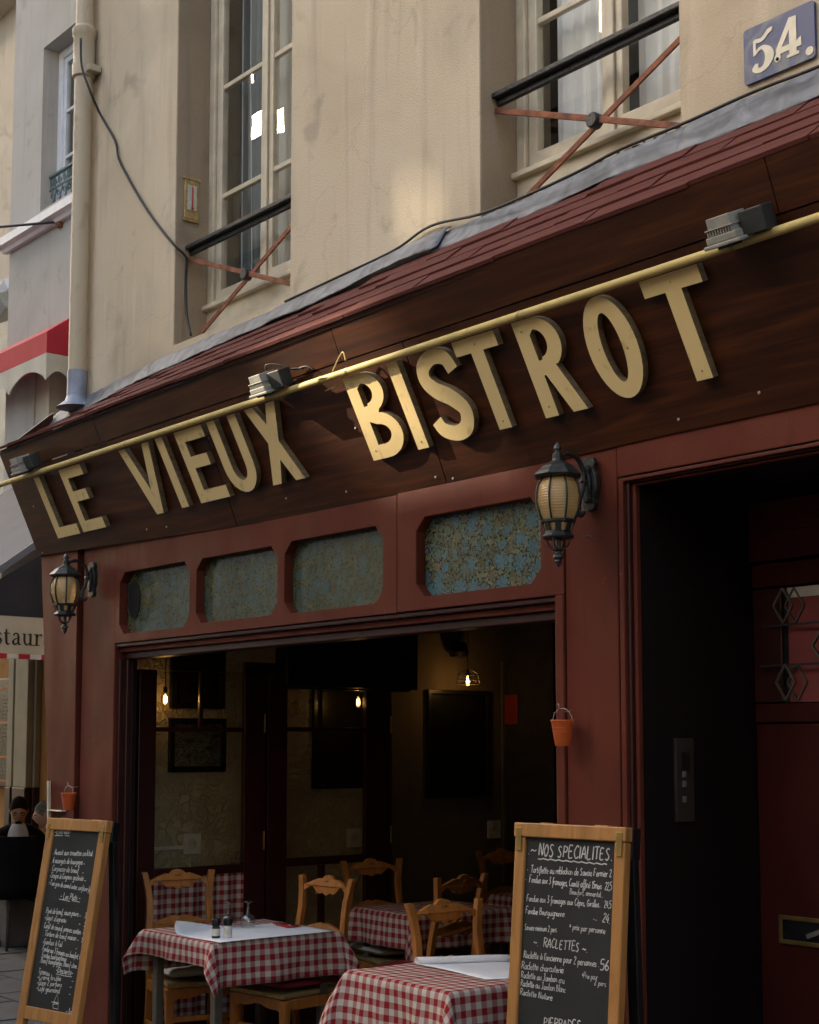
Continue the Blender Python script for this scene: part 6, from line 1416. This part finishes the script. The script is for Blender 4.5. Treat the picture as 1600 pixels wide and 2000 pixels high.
# ---- people
def skin_body(name, verts, edges, rad, m_, parent, sub=2, root=0):
    me = bpy.data.meshes.new(name); me.from_pydata([Vector(v) for v in verts], edges, []); me.materials.append(MATS[m_])
    o = bpy.data.objects.new(name, me); COL.objects.link(o); o.parent = parent
    sk = o.modifiers.new('skin', 'SKIN'); sk.use_smooth_shade = True
    for i, r in enumerate(rad):
        d = me.skin_vertices[0].data[i]; d.radius = r if isinstance(r, tuple) else (r, r); d.use_root = (i == root)
    sb = o.modifiers.new('smooth', 'SUBSURF'); sb.levels = sub; sb.render_levels = sub
    return o
def head_mesh(nod):
    b = MB(); nu, nv = 28, 20
    for j in range(nv + 1):
        ph = -math.pi / 2 + math.pi * j / nv; cz = math.sin(ph); cr = math.cos(ph)
        for i in range(nu):
            a = 2 * math.pi * i / nu; x = cr * math.cos(a) * .076; y = cr * math.sin(a) * .095; z = cz * .118
            f = max(0, -math.sin(a)) * cr                            # face looks to -y
            if z < 0: k = 1 + z * 2.3 * (1 - .5 * f); x *= max(.45, k); y *= max(.5, 1 + z * 1.4)
            if f > .5:
                y -= .020 * math.exp(-((x / .012) ** 2 + ((z + .015) / .022) ** 2)) + .008 * math.exp(-((x / .010) ** 2 + ((z - .015) / .02) ** 2))     # nose
                y += .010 * math.exp(-(((abs(x) - .031) / .014) ** 2 + ((z - .012) / .012) ** 2))                                                     # eye sockets
                y -= .006 * math.exp(-((x / .022) ** 2 + ((z + .058) / .007) ** 2)); y += .004 * math.exp(-((x / .022) ** 2 + ((z + .066) / .004) ** 2))  # mouth
                y -= .008 * math.exp(-((x / .022) ** 2 + ((z + .098) / .016) ** 2))                                                                   # chin
            b.v.append(Vector((x, y, z)))
    for j in range(nv):
        for i in range(nu): i2 = (i + 1) % nu; b.f.append((j * nu + i, j * nu + i2, (j + 1) * nu + i2, (j + 1) * nu + i)); b.mi.append(0)
    for s in (-1, 1): b.ball((s * .076, .008, -.005), .010, .020, .030, 8, 6)
    return b
def hair_cap(m_, parent, short):
    b = MB(); nu, nv = 30, 16
    for j in range(nv + 1):
        for i in range(nu):
            a = 2 * math.pi * i / nu; front = max(0, -math.sin(a)); low = -.38 + .86 * front ** .7 + .06 * (abs(math.cos(a)) ** 4)
            ph = math.asin(max(-.9, min(.99, low))) ; ph = ph + (math.pi / 2 - ph) * j / nv
            r = 1.02 + short * (.5 + .5 * math.sin(ph)) * (.8 + .4 * math.cos(a * 3 + 1) ** 2) + random.uniform(-.02, .02)
            b.v.append(Vector((math.cos(ph) * math.cos(a) * .076 * r, math.cos(ph) * math.sin(a) * .095 * r, math.sin(ph) * .118 * r)))
    for j in range(nv):
        for i in range(nu): i2 = (i + 1) % nu; b.f.append((j * nu + i, j * nu + i2, (j + 1) * nu + i2, (j + 1) * nu + i)); b.mi.append(0)
    o = b.build('hair', m_, parent, smooth=True); md = o.modifiers.new('t', 'SOLIDIFY'); md.thickness = .004; md.offset = -1; return o
def person(P, rz, label, hair, nod, shirt, glasses, scale=1.0):
    """P: centre of the head in the room; local: seated body facing -y, head at the origin height"""
    p = thing('person', label, 'person', (P.x, P.y, P.z - 1.16), rotz=rz)
    hz = 1.16
    # one continuous body: pelvis .. neck, arms bent forward, thighs and shins
    V = [(0, .16, .50), (0, .15, .66), (0, .12, .82), (0, .10, .96), (0, .06, 1.03), (0, .03, 1.10),
         (.12, .10, .95), (.20, .09, .91), (.25, .02, .70), (.16, -.20, .70), (.10, -.28, .715),
         (-.12, .10, .95), (-.20, .09, .91), (-.25, .02, .70), (-.16, -.20, .70), (-.10, -.28, .715),
         (.10, .12, .50), (.13, -.28, .50), (.13, -.30, .10), (.13, -.42, .05), (-.10, .12, .50), (-.13, -.28, .50), (-.13, -.30, .10), (-.13, -.42, .05)]
    E_ = [(0, 1), (1, 2), (2, 3), (3, 4), (4, 5), (3, 6), (6, 7), (7, 8), (8, 9), (9, 10), (3, 11), (11, 12), (12, 13), (13, 14), (14, 15), (0, 16), (16, 17), (17, 18), (18, 19), (0, 20), (20, 21), (21, 22), (22, 23)]
    Rd = [(.15, .11), (.14, .10), (.155, .105), (.13, .09), .058, .055, .075, .065, .05, .036, .030, .075, .065, .05, .036, .030, .09, .07, .05, .045, .09, .07, .05, .045]
    skin_body('body', V, E_, Rd, 'jacket_black', p)
    hd = bpy.data.objects.new('head', None)
    h = head_mesh(nod).build('head', 'skin', p, smooth=True); h.location = (0, 0, hz); h.rotation_euler = (R_(nod), 0, 0); OFF[h.name] = Vector()
    hair_cap(hair[0], h, hair[1])
    MB().lathe([(.052, 0), (.050, .05), (.055, .10)], (0, .035, 1.02), 14).build('neck', 'skin', p, smooth=True)
    if glasses:
        g = MB()
        for s in (-1, 1): g.tube([(s * .033 + .022 * math.cos(k * .4488), -.096 - .004 * math.cos(k * .4488) * s, .010 + .015 * math.sin(k * .4488)) for k in range(14)], .0028, 6, closed=True); g.tube([(s * .055, -.093, .014), (s * .078, .0, .012)], .0026, 5)
        g.tube([(-.011, -.098, .013), (.011, -.098, .013)], .0026, 5); g.build('glasses', 'black_plastic', h)
    if glasses:
        bd = MB().ball((0, -.066, -.092), .030, .016, .018, 14, 8); bd.build('beard', 'hair_dark', h, smooth=True)
    else:
        pass
    for s in (-1, 1): MB().ball((s * .031, -.083, .012), .011, .008, .006, 8, 5).build('eye', 'ink', h, smooth=True)
    if shirt: MB().grid(lambda i, j: ((i / 10 - .5) * (.11 + .07 * math.sin(j / 8 * 2.6)), .02 - .06 * math.cos((i / 10 - .5) * 2.4) * 1.0 - .015 * math.sin(j / 8 * 3) - .045 * j / 8, 1.045 - .19 * j / 8), 10, 8).build('shirt', 'shirt_white', p, smooth=True)
    for s in (-1, 1):                                             # hands: palm, four unequal fingers, thumb
        hv = [(s * .10, -.28, .715), (s * .085, -.33, .722)]; he = [(0, 1)]; hr = [.026, (.034, .014)]
        for k, (dx, l) in enumerate(((-.026, .060), (-.009, .072), (.009, .068), (.026, .052))):
            b0 = len(hv); hv += [(s * .082 + dx, -.360, .724), (s * .080 + dx, -.360 - l * .55, .722), (s * .078 + dx, -.360 - l, .706)]; he += [(1, b0), (b0, b0 + 1), (b0 + 1, b0 + 2)]; hr += [.009, .0085, .007]
        b0 = len(hv); hv += [(s * .05, -.335, .727), (s * .038, -.365, .722)]; he += [(1, b0), (b0, b0 + 1)]; hr += [.010, .008]
        skin_body('hand', hv, he, hr, 'skin', p, 1)
    return p
dm = 13.3; hp = EYE + sight(37, 1583) / sight(37, 1583).dot(_Fw) * dm
person(hp, 64, 'man in a black jacket and white shirt with glasses looking down', ('hair_dark', .10), 22, True, True)
d2 = 13.0; hp2 = EYE + sight(89, 1592) / sight(89, 1592).dot(_Fw) * d2
person(hp2, -30, 'grey haired man in black partly hidden by the narrow chalkboard', ('hair_grey', .03), 8, False, False)
# dark chair back and table between them
dv_ = Vector((-hp.x, -hp.y, 0)).normalized(); fx, fyv = hp.x + dv_.x * .62, hp.y + dv_.y * .62
tc_ = thing('terrace_chair', 'black terrace chair with rounded back in front of the bearded man', 'chair', (fx, fyv, 0))
cx_, cy_ = fx, fyv
bk = []
for k in range(13): a = R_(-95 + 190 * k / 12) + math.atan2(dv_.y, dv_.x); bk.append((cx_ + .24 * math.cos(a), cy_ + .24 * math.sin(a)))
b = MB(); b.grid(lambda i, j: (bk[i][0], bk[i][1], .44 + (.50 if 2 < i < 10 else .42) * j / 6 + .0), 12, 6); o = b.build('backrest', 'jacket_black', tc_, smooth=True); o.modifiers.new('t', 'SOLIDIFY').thickness = .03
MB().lathe([(0, .42), (.23, .42), (.23, .46), (0, .46)], (cx_, cy_, 0), 20).build('seat', 'jacket_black', tc_, smooth='auto')
for k in range(4): a = .785 + k * 1.571; MB().tube([(cx_ + .17 * math.cos(a), cy_ + .17 * math.sin(a), .42), (cx_ + .21 * math.cos(a), cy_ + .21 * math.sin(a), 0)], .014, 8).build('leg', 'black_iron', tc_)

# ================================================================== HOUSES FURTHER DOWN AND ACROSS THE STREET
FYB = 8.2
rz_ = onY(12, 26, FYB).z
fb = thing('far_building', 'beige house at the far left edge with a cornice', 'building', (-30, FYB, 0))
zc_ = onY(10, 660, FYB).z
MB().box(-45, -14.6, FYB, FYB + 8, zc_, rz_).build('wall', 'beige_render', fb)
MB().box(-45, -14.55, FYB - .25, FYB - .001, rz_ - .02, rz_ + .22).build('cornice', 'beige_render', fb)
MB().box(-45, -14.6, FYB - .05, FYB + 8, 0, zc_ - .002).build('ground_floor', 'valance_cream', fb)
sl_ = onY(6, 600, FYB - .5)
fl_ = thing('street_floodlight', 'small white floodlights on the far beige house', 'floodlight', tuple(sl_))
MB().obox(sl_, (.14, 0, .08), (0, .08, .04), (-.04, -.04, .10)).build('housing', 'lamp_grey', fl_, bevel=.02)
MB().obox(sl_ + Vector((.05, .02, .24)), (.09, 0, .05), (0, .06, .03), (-.03, -.03, .07)).build('lamp_head', 'white_paint', fl_, bevel=.02)
MB().bar(sl_ + Vector((0, 0, .1)), sl_ + Vector((.1, .55, .2)), .04, .04).build('arm', 'lamp_grey', fl_)

OY = -7.5
def row(name, label, X0, X1, OH, zs):
    op = thing(name, label, 'building', (X0, OY, 0))
    wins = []; x = X0 + .9
    while x < X1 - 1.6:
        for z in zs: wins.append((x, x + 1.1, z, z + 2.0))
        x += 2.6
    MB().prism(rect(X0, X1, 0, OH), [rect(*w_)[::-1] for w_ in wins], xz(OY, OY - .35)).build('wall', 'opposite_render', op)
    for z in zs[1:]: MB().box(X0, X1, OY, OY + .18, z - .55, z - .38).build('string_course', 'opposite_render', op)
    MB().prism([(OY - .001, OH - .5), (OY + .2, OH - .4), (OY + .45, OH - .1), (OY + .45, OH + .1), (OY - .3, OH + .1), (OY - .3, OH - .5)], [], yz(X0, X1)).build('cornice', 'opposite_render', op)
    fr0 = None
    for (a, b_, z0, z1) in wins:
        if fr0 is None:
            q = MB().prism([(X0 + p[0], p[1]) for p in rect(0, 1.1, 0, 2.0)], [[(X0 + p[0], p[1]) for p in rect(*h)[::-1]] for h in ((.08, .5, .08, .62), (.08, .5, .70, 1.28), (.08, .5, 1.36, 1.92), (.6, 1.02, .08, .62), (.6, 1.02, .70, 1.28), (.6, 1.02, 1.36, 1.92))], xz(OY - .2, OY - .26))
            q.add([(X0, OY - .25, 0), (X0 + 1.1, OY - .25, 0), (X0 + 1.1, OY - .25, 2), (X0, OY - .25, 2)], [(0, 1, 2, 3)], 1)
            o = fr0 = q.build('window', ['white_paint', 'dark_room'], op)
        else: o = fr0.copy(); COL.objects.link(o); o.parent = op
        o.location = (a - X0, 0, z0)
    MB().prism([(OY - .3, OH + .1), (OY - .3 - 4, OH + 2.0), (OY - 8, OH + .1)], [], yz(X0, X1)).build('roof', 'roof_slate', op)
    MB().box(X0, X1, OY - 8, OY - 4, 0, OH + .09).build('house_body', 'opposite_render', op)
    return op
row('opposite_building', 'low cream house row across the street opposite the bistro', -14.4, 3, 7.6, (0.9, 4.0))
row('opposite_building', 'cream house across the street further right', 3.05, 34, 14.0, (0.9, 4.0, 7.2, 10.4))
ct = row('opposite_building', 'tall cream house across the street that shades the bistro front', -75, -14.45, 12, (0.9, 4.0, 7.2))
def sunhit(p): k = (OY - p[1]) / to_sun.y; return (p[0] + to_sun.x * k, p[2] + to_sun.z * k)
def port(x0, x1, z0, z1, y):                                # a hole in the added sun blocker, aimed at the bistro front
    a = sunhit((x0, y, z0)); b_ = sunhit((x1, y, z1)); return [(a[0], a[1]), (b_[0], a[1]), (b_[0], b_[1]), (a[0], b_[1])]
MB().prism(rect(-75, -14.45, 12.12, 32), [port(-5.25, -4.35, 2.90, 3.40, 3.85)[::-1], port(-4.96, -4.81, 3.86, 4.22, 4.05)[::-1]], xz(OY, OY - .05)).build('sun_blocker', 'opposite_render', ct)  # unseen sheet added to hold off the sun; its holes shape the lit patches
nr = thing('sky_block_house', 'plain unseen house added right of the bistro to cut sky light', 'building', (18, 4, 0))
MB().box(3.25, 40, 4.0, 10, 0, 15).build('house_body', 'opposite_render', nr)  # unseen block added to darken the light from the right
